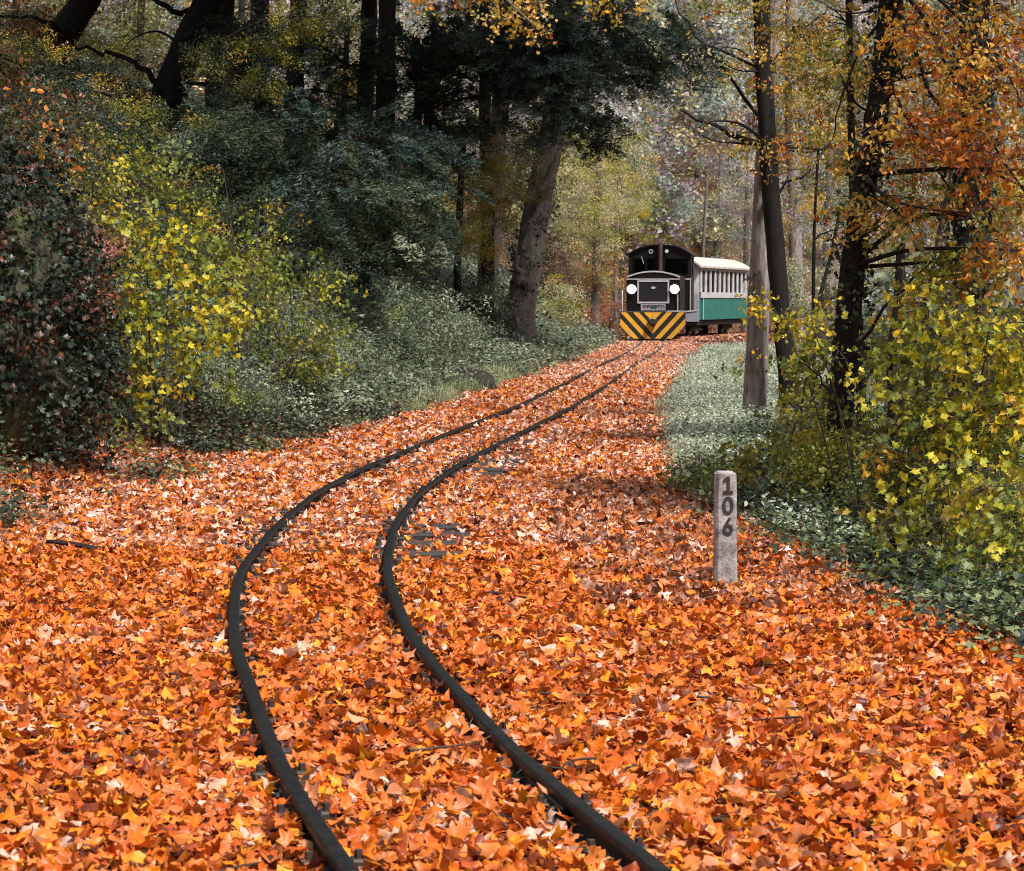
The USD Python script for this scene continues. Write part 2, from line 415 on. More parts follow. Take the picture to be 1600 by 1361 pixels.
def rot_of(normal, spin):
    n = normal / (np.linalg.norm(normal, axis=1, keepdims=True) + 1e-12)
    ref = np.where(np.abs(n[:, 2:]) < 0.95, [0, 0, 1.0], [1.0, 0, 0])
    a = np.cross(ref, n)
    a /= np.linalg.norm(a, axis=1, keepdims=True)
    b = np.cross(n, a)
    c, s = np.cos(spin)[:, None], np.sin(spin)[:, None]
    return np.stack([a * c + b * s, -a * s + b * c, n], -1)      # columns: leaf x, leaf y, leaf normal


def scatter_mesh(templates, pos, rot, size):
    vs, fs, n = [], [], 0
    which = rng.integers(0, len(templates), len(pos))
    for k, (tv, tf) in enumerate(templates):
        i = np.nonzero(which == k)[0]
        if not len(i):
            continue
        v = np.einsum('nij,tj->nti', rot[i], tv) * size[i][:, None, None] + pos[i][:, None]
        fs.append((tf[None] + (np.arange(len(i)) * len(tv))[:, None, None] + n).reshape(-1, 3))
        vs.append(v.reshape(-1, 3))
        n += len(i) * len(tv)
    return np.vstack(vs), np.vstack(fs)


def quat_of(rot):
    from scipy.spatial.transform import Rotation
    return Rotation.from_matrix(rot).as_quat()               # x y z w


def spray(templates, n, size, length, width, droop=0.25, up=0.7, hang=False, twigs=5, tr=0.004):
    """A leafy twig growing along +x from the origin: (leaves mesh, twigs mesh)."""
    tw, anchor = [], []
    for k in range(twigs):
        a = (k - (twigs - 1) / 2) / max(twigs - 1, 1) * 1.5 + rng.normal(0, 0.15)
        st = np.array([length * 0.12 * k / max(twigs, 1), 0, 0])
        L = length * rng.uniform(0.65, 1.0)
        s = np.linspace(0, 1, 5)[:, None]
        lift = rng.normal(0, 0.18)
        p = st + s * L * np.array([math.cos(a), math.sin(a) * width / length * 1.3, lift]) + np.c_[np.zeros((5, 2)), -droop * L * s[:, 0] ** 2]
        tw.append(tube(p, np.linspace(tr, tr * 0.35, 5), 3))
        anchor.append(p)
    k = rng.integers(0, twigs, n)
    t = rng.uniform(0.15, 1.0, n) ** 0.8
    A = np.array(anchor)
    i = np.minimum((t * 4).astype(int), 3)
    fr = (t * 4 - i)[:, None]
    pos = A[k, i] * (1 - fr) + A[k, i + 1] * fr + rng.normal(0, size * 0.45, (n, 3))
    nr = rng.normal(0, 1, (n, 3)) * [1, 1, 0.7] + [0.15, 0, up]
    if hang:
        nr = rng.normal(0, 1, (n, 3)) * [1, 1, 0.45] + [0, 0, 0.25]
        rot = rot_of(nr, rng.normal(0, 0.5, n) + math.pi)      # tips hang down
    else:
        rot = rot_of(nr, rng.uniform(0, 2 * math.pi, n))
    return scatter_mesh(templates, pos, rot, size * rng.uniform(0.65, 1.2, n)), join(tw)


def puff(templates, n, size, radius, flat=0.7, up=0.5):
    """A loose clump of leaves about the origin."""
    d = rng.normal(0, 1, (n, 3))
    d /= np.linalg.norm(d, axis=1, keepdims=True)
    pos = d * (rng.uniform(0.15, 1, n) ** 0.6)[:, None] * radius * [1, 1, flat]
    nr = rng.normal(0, 1, (n, 3)) + d * 0.6 + [0, 0, up]
    return scatter_mesh(templates, pos, rot_of(nr, rng.uniform(0, 6.283, n)), size * rng.uniform(0.6, 1.25, n))


def needles(n, length, radius, droop):
    """A flat drooping evergreen bough."""
    s = rng.uniform(0.05, 1, n)
    a = rng.uniform(-0.55, 0.55, n)
    pos = np.c_[s * radius * np.cos(a), s * radius * np.sin(a) * 0.9, -droop * radius * s ** 2 + rng.normal(0, 0.05, n)]
    nr = rng.normal(0, 0.5, (n, 3)) + [0, 0, 1]
    v = np.array([(0, -0.5, 0), (0.11, 0, 0.01), (0, 0.5, -0.05), (-0.11, 0, 0.01)], float)
    return scatter_mesh([(v, np.array([(0, 1, 2), (0, 2, 3)]))], pos, rot_of(nr, rng.normal(0, 0.6, n) + a - math.pi / 2), length * rng.uniform(0.6, 1.3, n))


def tuft(n, h, spread, w):
    """A tuft of grass blades."""
    vs, fs = [], []
    for k in range(n):
        a, r = rng.uniform(0, 6.283), spread * math.sqrt(rng.uniform())
        b, L = rng.uniform(0, 6.283), h * rng.uniform(0.5, 1.2)
        base = np.array([r * math.cos(a), r * math.sin(a), 0])
        side = np.array([math.sin(b), -math.cos(b), 0]) * w / 2
        lean = np.array([math.cos(b), math.sin(b), 0]) * L * rng.uniform(0.15, 0.8)
        mid, tip = base + lean * 0.35 + [0, 0, L * 0.6], base + lean + [0, 0, L * 0.85]
        vs += [base - side, base + side, mid + side * 0.7, mid - side * 0.7, tip]
        fs += [(5 * k, 5 * k + 1, 5 * k + 2), (5 * k, 5 * k + 2, 5 * k + 3), (5 * k + 3, 5 * k + 2, 5 * k + 4)]
    return np.array(vs), np.array(fs)


def herb(n, h, spread, size, tmpl):
    pos = np.c_[rng.normal(0, spread, (n, 2)), rng.uniform(0.15, 1, n) * h]
    nr = rng.normal(0, 0.38, (n, 3)) + [0, 0, 1]
    return scatter_mesh(tmpl, pos, rot_of(nr, rng.uniform(0, 6.283, n)), size * rng.uniform(0.6, 1.25, n))


MAPLES = [maple(0.5, 0.25), maple(-0.4, 0.3, 0.5), maple(0.2, -0.2, -0.6), maple(0.8, 0.1, 0.3, 0.9)]
LITES = [maple_lite(0.5, 0.2), maple_lite(-0.3, 0.25)]
OVATES = [ovate(0.62, 0.25, 0.3), ovate(0.55, -0.2, -0.3)]
DIAM = [diamond(0.7), diamond(0.55)]
P = {}
P['maple'] = [spray(MAPLES, 15, 0.115, 0.55, 0.4, 0.3, 0.5, hang=(k == 1), twigs=4) for k in range(3)]
P['maple_mid'] = [spray(LITES, 22, 0.115, 0.65, 0.5, 0.25, 0.5, hang=(k == 1), twigs=4) for k in range(3)]
P['beech'] = [spray(OVATES, 34, 0.075, 0.7, 0.45, 0.45, 0.4, hang=(k == 1), twigs=4) for k in range(3)]
P['sparse'] = [spray(OVATES, 9, 0.085, 0.8, 0.4, 0.6, 0.4, hang=(k == 1), twigs=3) for k in range(3)]
P['far'] = [(puff(DIAM, 70, 0.13, 0.55), None) for k in range(3)]
P['far_fine'] = [(puff(DIAM, 90, 0.085, 0.5), None) for k in range(3)]
P['canopy'] = [(puff(DIAM, 60, 0.42, 1.6), None) for k in range(2)]
P['yew'] = [(needles(150, 0.16, 0.9, d), None) for d in (0.25, 0.45, 0.35)]
P['ivy'] = [(puff(LITES, 16, 0.075, 0.17, 0.9, 0.1), None) for k in range(3)]
P['herb'] = [(herb(42, 0.22, 0.12, 0.045, OVATES), None) for k in range(3)]
P['cover'] = [(herb(30, 0.12, 0.15, 0.055, LITES), None) for k in range(3)]
P['grass'] = [(tuft(26, 0.22, 0.12, 0.010), None) for k in range(3)]


def instancer(name, parent, kinds, pos, rot, scale, kind='stuff', off=None):
    """kinds: list of (leaf mesh, twig mesh or None, material). One copy of a random kind at each place."""
    pi = UsdGeom.PointInstancer.Define(stage, path_of(parent, name))
    base = str(pi.GetPath())
    targets = []
    for k, (lm, tm, m) in enumerate(kinds):
        pr = UsdGeom.Xform.Define(stage, f'{base}/kinds/leafy_twig_{k + 1:03d}')
        usdkit.mesh(stage, f'{pr.GetPath()}/leaves', lm, m, smooth=len(lm[0]) > 20 and len(lm[0]) < 80)
        if tm is not None:
            usdkit.mesh(stage, f'{pr.GetPath()}/twigs', tm, M['twig'])
        targets.append(pr.GetPath())
    pi.CreatePrototypesRel().SetTargets(targets)
    pos = np.asarray(pos, float) - (0 if off is None else np.asarray(off))
    n = len(pos)
    pi.CreateProtoIndicesAttr(Vt.IntArray.FromNumpy(rng.integers(0, len(kinds), n).astype(np.int32)))
    pi.CreatePositionsAttr(Vt.Vec3fArray.FromNumpy(pos.astype(np.float32)))
    q = quat_of(rot)
    pi.CreateOrientationsAttr(Vt.QuathArray([Gf.Quath(float(w), float(x), float(y), float(z)) for x, y, z, w in q]))
    sc = np.broadcast_to(np.asarray(scale, float).reshape(-1, 1), (n, 3))
    pi.CreateScalesAttr(Vt.Vec3fArray.FromNumpy(np.ascontiguousarray(sc.astype(np.float32))))
    if kind:
        tag(pi, kind=kind)
    return pi.GetPrim()


def upright(n, tilt=0.15):
    nr = rng.normal(0, tilt, (n, 3)) + [0, 0, 1]
    nr[:, 2] = np.abs(nr[:, 2])
    return rot_of(nr, rng.uniform(0, 6.283, n))


def kinds_of(p, mats):
    mats = [mats] if isinstance(mats, str) else mats
    return [(P[p][k % len(P[p])][0], P[p][k % len(P[p])][1], M[m]) for k, m in enumerate(mats * max(1, math.ceil(len(P[p]) / len(mats))))]


def cloud(px, py, y, rx, ry, rd, n, holes=0.42, seed=None):
    """n places in a ragged ellipsoid seen at pixel (px, py), radii in pixels across and up, rd metres in depth."""
    c, s = at(px, py, y), 1 / ppm(y)
    out = np.zeros((0, 3))
    sd = int(rng.integers(0, 9999)) if seed is None else seed
    while len(out) < n:
        d = rng.normal(0, 1, (n * 3, 3))
        d /= np.linalg.norm(d, axis=1, keepdims=True)
        r = rng.uniform(0.0, 1, n * 3) ** 0.5
        r = r * (0.72 + 0.55 * meshkit.noise(d * 2.1 + 5, sd))
        p = c + d * r[:, None] * np.array([rx * s, rd, ry * s])
        keep = meshkit.fbm(p * (3.2 / max(rx * s, ry * s, 0.25)), 2, sd) > holes
        out = np.vstack([out, p[keep]])
    return out[:n]


# ------------------------------------------------------------------ trees and shrubs
def tree(name, label, cat, trunk, y, r0, r1, bark, crowns=(), limbs=(), group=None, flare=1.5, ivy=None, sides=14, limb_bark=None, auto=True, canopy=None):
    """trunk: pixels (px, py) or (px, py, depth); the first one stands on the ground. crowns: (cloud arguments, spray, materials, scale).
    limbs: (pixel path, depth, thick radius)."""
    pts = [at(q[0], q[1], q[2] if len(q) > 2 else y) for q in trunk]
    base = pts[0].copy()
    g = float(height(np.array([base[0]]), np.array([base[1]]))[0])
    foot = base.copy()
    foot[2] = min(g, base[2]) - 0.15
    path = smooth_path(np.vstack([[foot], pts]) if base[2] - foot[2] > 0.2 else np.vstack([[foot], pts[1:]]), 40)
    if canopy:                                                 # (count, radius, height, materials, shift): the crown high above the picture
        top = path[-1] + (path[-1] - path[-6]) / np.linalg.norm(path[-1] - path[-6]) * canopy[2]
        path = smooth_path(np.vstack([path[::4], path[-1:], top]), 40)
    base[2] = g
    t = thing(name, base, label, cat, group)
    s = np.linspace(0, 1, 40)
    L = np.linalg.norm(path[-1] - path[0])
    r = r0 + (r1 - r0) * s + r0 * (flare - 1) * np.exp(-s * L / (r0 * 3.2))
    sd = int(rng.integers(0, 999))
    obj('trunk', tube(path, r, sides, 0.22, sd), bark, t, smooth=True, off=base)
    lb = limb_bark or bark
    if canopy:
        n, rad, _, mats, shift = canopy
        dv = rng.normal(0, 1, (n, 3))
        dv /= np.linalg.norm(dv, axis=1, keepdims=True)
        q = path[-1] + np.asarray(shift) + dv * (rng.uniform(0.1, 1, n) ** 0.5)[:, None] * [rad, rad, rad * 0.5]
        q = q[q[:, 2] > 2.6 + 0.112 * np.maximum(q[:, 1], 0) + 1.2]              # it starts above what the picture takes in
        for e in q[:7]:
            obj('branch', tube(smooth_path([path[-8], (path[-4] + e) / 2 + [0, 0, 0.3], e], 8), np.linspace(r1 * 0.5, 0.02, 8), 5), lb, t, off=base)
        if len(q):
            instancer('crown', t, kinds_of('canopy', mats), q, upright(len(q), 0.5), rng.uniform(0.7, 1.2, len(q)), off=base)
    for k, (pp, ly, lr) in enumerate(limbs):
        lp = np.array([at(q[0], q[1], q[2] if len(q) > 2 else ly) for q in pp])
        if np.min(np.linalg.norm(path - lp[0], axis=1)) > lr * 3:              # start inside the trunk
            lp = np.vstack([path[np.argmin(np.linalg.norm(path - lp[0], axis=1) + (path[:, 2] > lp[0][2]) * 0.3)], lp])
        lp = smooth_path(lp, 16)
        lp[1:-1] += rng.normal(0, lr * 0.5, (14, 3))
        obj('branch', tube(lp, np.linspace(lr, lr * 0.25, 16), 7, 0.15, k), lb, t, smooth=True, off=base)
    for args, sp, mats, sc in crowns:
        p = cloud(*args)
        if auto:
            c = p.mean(0)
            d = np.linalg.norm(path - c, axis=1) + np.maximum(path[:, 2] - c[2], 0) * 1.5
            st = path[np.argmin(d)]
            if np.linalg.norm(c - st) > 0.5:
                far = p[rng.integers(0, len(p), 3)]
                for q in far:
                    mid = (st + q) / 2 + rng.normal(0, 0.08, 3) * np.linalg.norm(q - st) + [0, 0, 0.06 * np.linalg.norm(q - st)]
                    lr = min(max(0.012 * np.linalg.norm(q - st), 0.008), r1 * 0.6)
                    obj('branch', tube(smooth_path([st, mid, q], 10), np.linspace(lr, lr * 0.25, 10), 5), lb, t, off=base)
        c = p.mean(0)
        n = len(p)
        out = (p - c)
        out[:, 2] *= 0.4
        yaw = np.arctan2(out[:, 1], out[:, 0]) + rng.normal(0, 0.8, n)
        tilt = rng.normal(0.05, 0.3, n)
        roll = rng.normal(0, 0.35, n)
        from scipy.spatial.transform import Rotation
        rot = Rotation.from_euler('ZYX', np.c_[yaw, tilt, roll]).as_matrix()
        instancer('crown', t, kinds_of(sp, mats), p, rot, sc * rng.uniform(0.7, 1.25, n), off=base)
    if ivy:                                                    # (from, to along the trunk, count, spray scale, materials)
        a, b, n, sc, mats = ivy
        i = (rng.uniform(a, b, n) * 39)
        j = np.minimum(i.astype(int), 38)
        fr = (i - j)[:, None]
        c = path[j] * (1 - fr) + path[j + 1] * fr
        ang = rng.uniform(0, 6.283, n)
        dr = np.c_[np.cos(ang), np.sin(ang), np.zeros(n)]
        p = c + dr * (r[j] * rng.uniform(0.9, 1.5, n))[:, None]
        instancer('ivy', t, kinds_of('ivy', mats), p, rot_of(dr + rng.normal(0, 0.3, (n, 3)), rng.uniform(0, 6.28, n)), sc * rng.uniform(0.6, 1.3, n), off=base)
    return t


def shrub(name, label, cat, foot, y, stems, clouds, group=None, stem_r=0.012, bark='twig'):
    """Stems rise from one foot to the clouds of leaves. foot: pixel; clouds: (cloud arguments, spray, materials, scale)."""
    base = at(foot[0], foot[1], y)
    base[2] = float(height(np.array([base[0]]), np.array([base[1]]))[0])
    t = thing(name, base, label, cat, group)
    allp = [cloud(*a[0]) for a in clouds]
    for k in range(stems):
        p = allp[k % len(allp)]
        q = p[rng.integers(0, len(p))]
        st = base + np.r_[rng.normal(0, 0.08, 2), -0.05]
        mid = st * 0.45 + q * 0.55
        mid[:2] = st[:2] * 0.65 + q[:2] * 0.35
        mid += rng.normal(0, 0.05, 3)
        obj('stem', tube(smooth_path([st, mid, q], 12), np.linspace(stem_r, stem_r * 0.35, 12), 5, 0.1, k), M[bark], t, off=base)
    for p, (a, sp, mats, sc) in zip(allp, clouds):
        n = len(p)
        d = p - base
        yaw = np.arctan2(d[:, 1], d[:, 0]) + rng.normal(0, 1.0, n)
        from scipy.spatial.transform import Rotation
        rot = Rotation.from_euler('ZYX', np.c_[yaw, rng.normal(0.1, 0.35, n), rng.normal(0, 0.4, n)]).as_matrix()
        instancer('foliage', t, kinds_of(sp, mats), p, rot, sc * rng.uniform(0.7, 1.25, n), off=base)
    return t


def in_view(p, m=0.06):
    """Which points the photograph (and a little around it) takes in."""
    x = p[:, 0] / np.maximum(p[:, 1], 0.1) * FPX + CX
    y = HOR - (p[:, 2] - EYE) / np.maximum(p[:, 1], 0.1) * FPX
    return (x > -1600 * m) & (x < 1600 * (1 + m)) & (y < 1361 * (1 + m)) & (p[:, 1] > 4.5)


# ------------------------------------------------------------------ railway track
S0, S1 = line_point(2.0), line_point(86.0) + 34.0
track = thing('railway_track', (0, 0, 0), 'narrow gauge railway track of dark rails curving through the fallen leaves', 'railway track')
_sec = [(-0.046, 0.0), (-0.046, 0.008), (-0.010, 0.020), (-0.009, 0.058), (-0.022, 0.070), (-0.024, 0.088), (-0.019, 0.094), (-0.008, 0.0955), (0.008, 0.0955), (0.019, 0.094), (0.024, 0.088), (0.022, 0.070), (0.009, 0.058), (0.010, 0.020), (0.046, 0.008), (0.046, 0.0)]
RAIL_Z = -0.018


def rail_mesh(side):
    s = np.r_[np.arange(S0, S0 + 40, 0.2), np.arange(S0 + 40, S1, 0.6)]
    c, t, n = track_at(s)
    n = np.array([np.interp(s, LS, LN[:, k]) for k in (0, 1)]).T
    wob = 0.006 * np.sin(s * 0.9 + side) + 0.004 * np.sin(s * 2.3)
    mid = c + n * (side * 0.358 + wob)[:, None]
    k = len(_sec)
    sec = np.array(_sec)
    v = np.concatenate([mid[:, None, :] + n[:, None, :] * sec[None, :, 0:1], np.broadcast_to((sec[:, 1] + RAIL_Z)[None, :, None], (len(s), k, 1)) + 0.004 * np.sin(s * 0.7)[:, None, None]], 2)
    i, j = np.meshgrid(np.arange(len(s) - 1), np.arange(k), indexing='ij')
    q = np.stack([i * k + j, (i + 1) * k + j, (i + 1) * k + (j + 1) % k, i * k + (j + 1) % k], -1).reshape(-1, 4)
    return v.reshape(-1, 3), np.vstack([q[:, [0, 1, 2]], q[:, [0, 2, 3]]])


for sd in (-1, 1):
    obj('rail', rail_mesh(sd), M['rail'], track, smooth=24)
for s in np.arange(line_point(7.4), line_point(40), 9.0):         # rail joints
    c, t, n = track_at(float(s))
    for side in (-1, 1):
        v, f = join([bevel_box(q * 0.021 - 0.009, q * 0.021 + 0.009, -0.24, 0.24, 0.008, 0.048, 0.004) for q in (-1, 1)] + [cyl((q * 0.03, y, 0.03), (q * 0.046, y, 0.03), 0.012, 6) for q in (-1, 1) for y in (-0.17, -0.06, 0.06, 0.17)])
        obj('fishplate', (np.c_[c + (v[:, :1] + side * 0.358) * n + v[:, 1:2] * t, v[:, 2]], f), M['rail'], track)
SLEEPERS = np.arange(line_point(3.0), line_point(86), 0.62)
for k, s in enumerate(SLEEPERS):
    s = s + rng.normal(0, 0.03)
    c, t, n = track_at(float(s))
    w, hl = 0.10 * rng.uniform(0.85, 1.1), 0.76 + rng.normal(0, 0.03)
    top = 0.012 if not ((13.8 < c[1] < 17.2) or (20.5 < c[1] < 27)) else 0.036
    v, f = bevel_box(-hl, hl, -w, w, -0.14, top, 0.012)
    v[:, 2] += 0.004 * np.sin(v[:, 0] * 9 + k)
    a = rng.normal(0, 0.02)
    ex, ey = n + t * a, t - n * a
    obj('sleeper', (np.c_[c + v[:, :1] * ex + v[:, 1:2] * ey, v[:, 2]], f), M['sleeper'], track)
    if c[1] < 34:
        for side in (-1, 1):
            for q in (-1, 1):
                v, f = bevel_box(-0.022, 0.022, -0.03, 0.03, 0.0, 0.035, 0.006)
                v2, f2 = tube([(0, 0, 0.03), (0, 0, 0.055)], [0.011, 0.011], 6, caps=True)
                v, f = join([(v, f), (v2, f2)])
                o = side * 0.358 + q * 0.062
                obj('rail_clip', (np.c_[c + (v[:, :1] + o) * n + v[:, 1:2] * t, v[:, 2] + top - 0.004], f), M['clip'], track)

# ------------------------------------------------------------------ carpet of fallen maple leaves


def litter_leaf(k):
    r = np.random.default_rng(400 + k)
    curl, fold, tw = r.uniform(-1.3, 1.6), r.uniform(-0.6, 0.75), r.uniform(-1.3, 1.3)
    v, f = maple(curl, fold, tw, r.uniform(0.75, 1.05))
    # one ring of extra points so that the blade can roll up
    edge, n = v[1:], len(v) - 1
    ring = v[0] * 0.5 + edge * 0.55
    w, ax = r.uniform(2.5, 7.0), r.uniform(0, 6.283)
    vv = np.vstack([v[:1], ring, edge])
    u = vv[:, 0] * math.cos(ax) + vv[:, 1] * math.sin(ax)
    vv[:, 2] = curl * (vv[:, 0] ** 2 + vv[:, 1] ** 2) + fold * np.abs(vv[:, 0]) + tw * vv[:, 0] * vv[:, 1] + 0.10 * np.sin(w * u * 2 + r.uniform(0, 6)) + r.normal(0, 0.028, len(vv))
    ff = []
    for i in range(n):
        j = (i + 1) % n
        ff += [(0, 1 + i, 1 + j), (1 + i, 1 + n + i, 1 + n + j), (1 + i, 1 + n + j, 1 + j)]
    a = np.array([0, -0.12, vv[0, 2]]) * 0.9
    st = tube([(0, -0.1, float(vv[0, 2])), (0.04 * tw, -0.4, 0.05), (0.10 * tw, -0.7, 0.0)], [0.012, 0.009, 0.007], 3)
    return join([(vv, np.array(ff)), st]) if k % 2 else (vv, np.array(ff))


LITTER = [litter_leaf(k) for k in range(9)]
for k in range(3):                                           # torn scraps and small leaves
    v, f = ovate(0.5 + 0.15 * k, 0.3 - 0.3 * k, 1.2 - 0.9 * k)
    LITTER.append((v * 0.62, f))


def litter_places(n, y0, y1, keep):
    out = np.zeros((0, 3))
    while len(out) < n:
        y = np.sqrt(rng.uniform(y0 ** 2, y1 ** 2, n)) if y1 < 20 else rng.uniform(y0, y1, n)
        x = rng.uniform(-0.206, 0.206, n) * y
        d = offset(x, y)
        p = np.c_[x, y, height(x, y)]
        k = keep(d, y, p) & (rng.uniform(size=n) < 1)
        out = np.vstack([out, p[k]])
    return out[:n]


def bed(d, y, p):
    edge_l = np.interp(y, [0, 19, 22, 40], [-4.2, -3.4, -2.6, -2.3]) + 0.5 * (meshkit.fbm(p * [0.8, 0.8, 0], 3, 3) - 0.5) * 2.2
    edge_r = np.interp(y, [0, 13, 18, 22, 34, 60, 120], [3.25, 2.95, 2.5, 2.25, 1.6, 1.5, 1.7]) + 0.8 * (meshkit.fbm(p * [0.9, 0.9, 0], 3, 4) - 0.5) * 1.8
    bare = ((d > 0.46) & (d < 0.86) & (((y > 14) & (y < 16.8)) | ((y > 21) & (y < 26.5))) & (meshkit.fbm(p * [5.0, 5.0, 0], 2, 6) > 0.40) & (rng.uniform(size=len(d)) < 0.93))
    rail = (np.abs(np.abs(d) - 0.358) < 0.05) & (rng.uniform(size=len(d)) < 0.985)
    return (d > edge_l) & (d < edge_r) & ~bare & ~rail


def litter_pose(p, tilt):
    n = len(p)
    nr = rng.normal(0, 1, (n, 3)) * [tilt, tilt, 0] + [0, 0, 1]
    nr[rng.uniform(size=n) < 0.38] *= -1
    return rot_of(nr, rng.uniform(0, 6.283, n))


leaves = thing('fallen_leaves', (0, 0, 0), 'thick carpet of orange fallen maple leaves covering the ground and track bed', 'fallen leaves', kind='stuff')
# the nearest ones lie singly
near = litter_places(300, 6.0, 9.5, bed)
near[:, 2] += rng.uniform(0.02, 0.05, 300)
R = litter_pose(near, 0.55)
for k in range(300):
    v, f = LITTER[k % 9]
    obj('leaf', (v @ R[k].T * 0.108 * rng.uniform(0.8, 1.25) + near[k], f), M['litter'], leaves, smooth=k % 3 > 0)
kinds = [(m, None, M['litter']) for m in LITTER]
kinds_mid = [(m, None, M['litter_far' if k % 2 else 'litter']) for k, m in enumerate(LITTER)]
for y0, y1, n, sc, tilt in ((4.6, 15.0, 40000, 0.088, 0.45), (15.0, 28.0, 42000, 0.090, 0.45), (28.0, 48.0, 24000, 0.112, 0.5)):
    p = litter_places(n, y0, y1, bed)
    p[:, 2] += rng.uniform(0.0, 0.05, n)
    instancer('leaf_carpet', leaves, kinds if y1 < 20 else kinds_mid, p, litter_pose(p, tilt), sc * rng.uniform(0.55, 1.25, n))
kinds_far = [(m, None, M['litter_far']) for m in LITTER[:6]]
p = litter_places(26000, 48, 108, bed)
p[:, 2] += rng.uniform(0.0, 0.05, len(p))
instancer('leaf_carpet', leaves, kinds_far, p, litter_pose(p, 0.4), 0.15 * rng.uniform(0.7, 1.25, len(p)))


# leaves drifted against the post, fallen twigs
n = 70
an, rr = rng.uniform(0, 6.283, n), np.abs(rng.normal(0.0, 0.09, n)) + 0.06
p = np.c_[1.03 + rr * np.cos(an), 13.05 + rr * np.sin(an), np.maximum(0.055 - rr * 0.2, 0.01) * rng.uniform(0.3, 1, n)]
instancer('leaf_carpet', leaves, kinds, p, litter_pose(p, 0.7), 0.10 * rng.uniform(0.6, 1.2, n))
tw = []
for k in range(4):
    q = smooth_path(np.c_[np.linspace(-0.5, 0.5, 5), rng.normal(0, 0.05, 5), np.abs(rng.normal(0, 0.03, 5))], 9)
    m_ = [tube(q, np.linspace(0.016, 0.006, 9), 5)]
    for j in (3, 5):
        m_.append(tube([q[j], q[j] + [0.12, 0.14 * (-1) ** j, 0.03]], [0.008, 0.003], 4))
    tw.append((join(m_), None, M['twig']))
p = litter_places(90, 6, 34, bed)
p[:, 2] += 0.045
instancer('fallen_twigs', leaves, tw, p, litter_pose(p, 0.12), rng.uniform(0.10, 0.34, len(p)))


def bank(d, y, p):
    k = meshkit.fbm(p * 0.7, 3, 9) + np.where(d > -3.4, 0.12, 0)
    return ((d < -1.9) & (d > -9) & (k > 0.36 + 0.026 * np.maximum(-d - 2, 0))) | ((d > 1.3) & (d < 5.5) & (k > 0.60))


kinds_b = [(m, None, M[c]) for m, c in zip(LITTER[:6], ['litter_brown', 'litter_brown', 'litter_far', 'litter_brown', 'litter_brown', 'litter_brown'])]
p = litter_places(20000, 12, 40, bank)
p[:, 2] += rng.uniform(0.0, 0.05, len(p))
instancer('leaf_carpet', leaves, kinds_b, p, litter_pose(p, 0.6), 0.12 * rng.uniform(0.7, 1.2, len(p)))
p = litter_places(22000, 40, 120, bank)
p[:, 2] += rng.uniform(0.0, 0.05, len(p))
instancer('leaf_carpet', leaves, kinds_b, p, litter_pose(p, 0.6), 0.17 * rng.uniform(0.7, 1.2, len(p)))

# ------------------------------------------------------------------ numbered stone post
pb = on_ground(1.03, 12.95)
post = thing('number_post', pb, 'weathered grey stone post with black number 106 standing in the orange leaves', 'marker post', rotz=4)
M['stone'] = plain('weathered_stone', (0.29, 0.265, 0.265), 0.9, vary=0.75, scale=17, bump=0.006, bscale=80, dirt=(0.46, 0.42, 0.43))
M['black_paint'] = plain('black_paint', (0.02, 0.02, 0.022), 0.6, vary=0.5, scale=60)
pv, pf = bevel_box(-0.052, 0.052, -0.05, 0.05, -0.2, 0.592, 0.012)
pm = trimesh.Trimesh(pv, pf).subdivide().subdivide().subdivide().subdivide()
pv = np.array(pm.vertices)
pv = pv * np.c_[1.04 - 0.10 * pv[:, 2:] / 0.6, 1.04 - 0.10 * pv[:, 2:] / 0.6, np.ones(len(pv))]
pv += (np.stack([meshkit.fbm(pv * 26, 3, k) for k in (1, 2, 3)], -1) - 0.5) * [0.007, 0.004, 0.012]
obj('shaft', (pv, np.array(pm.faces)), M['stone'], post, smooth=40)
for ch, zc in (('1', 0.53), ('0', 0.432), ('6', 0.33)):
    m = meshkit.text_mesh(ch, 0.078, 0.004, bold=True)
    v = np.array(m.vertices)
    v[:, 0] -= (v[:, 0].min() + v[:, 0].max()) / 2
    v[:, 1] -= (v[:, 1].min() + v[:, 1].max()) / 2
    v[:, 0] *= 0.88
    obj({'1': 'digit_one', '0': 'digit_zero', '6': 'digit_six'}[ch], (np.c_[v[:, 0] + 0.006, -0.0505 - v[:, 2], v[:, 1] + zc], np.array(m.faces)), M['black_paint'], post)
# ------------------------------------------------------------------ the train
M['loco_black'] = plain('black_loco_paint', (0.0055, 0.005, 0.006), 0.42, vary=0.35, scale=5, dirt=(0.011, 0.009, 0.008), spec=0.3)
M['white_trim'] = plain('off_white_trim', (0.40, 0.38, 0.40), 0.5, vary=0.3, scale=12)
M['warn_yellow'] = plain('warning_yellow', (0.72, 0.36, 0.03), 0.5, vary=0.3, scale=9, dirt=(0.45, 0.22, 0.04))
M['warn_black'] = plain('warning_black', (0.015, 0.013, 0.012), 0.5, vary=0.4, scale=9)
M['grille_dark'] = plain('dark_grille', (0.012, 0.012, 0.02), 0.5, vary=0.3)
M['exhaust'] = plain('brown_exhaust', (0.06, 0.03, 0.025), 0.6, vary=0.4)
M['plate'] = plain('plate_dark', (0.05, 0.035, 0.06), 0.5, vary=0.3)
M['plate_mark'] = plain('plate_marks', (0.46, 0.36, 0.42), 0.5, vary=0.2)
M['plate_green'] = plain('plate_emblem', (0.02, 0.07, 0.07), 0.4, vary=0.3)
M['under'] = plain('grimy_underframe', (0.02, 0.018, 0.018), 0.75, vary=0.5, scale=8)
M['hub'] = plain('pale_wheel_hub', (0.42, 0.39, 0.38), 0.6, vary=0.3, scale=15)
M['cream'] = plain('cream_coach_paint', (0.46, 0.455, 0.475), 0.55, vary=0.3, scale=4)
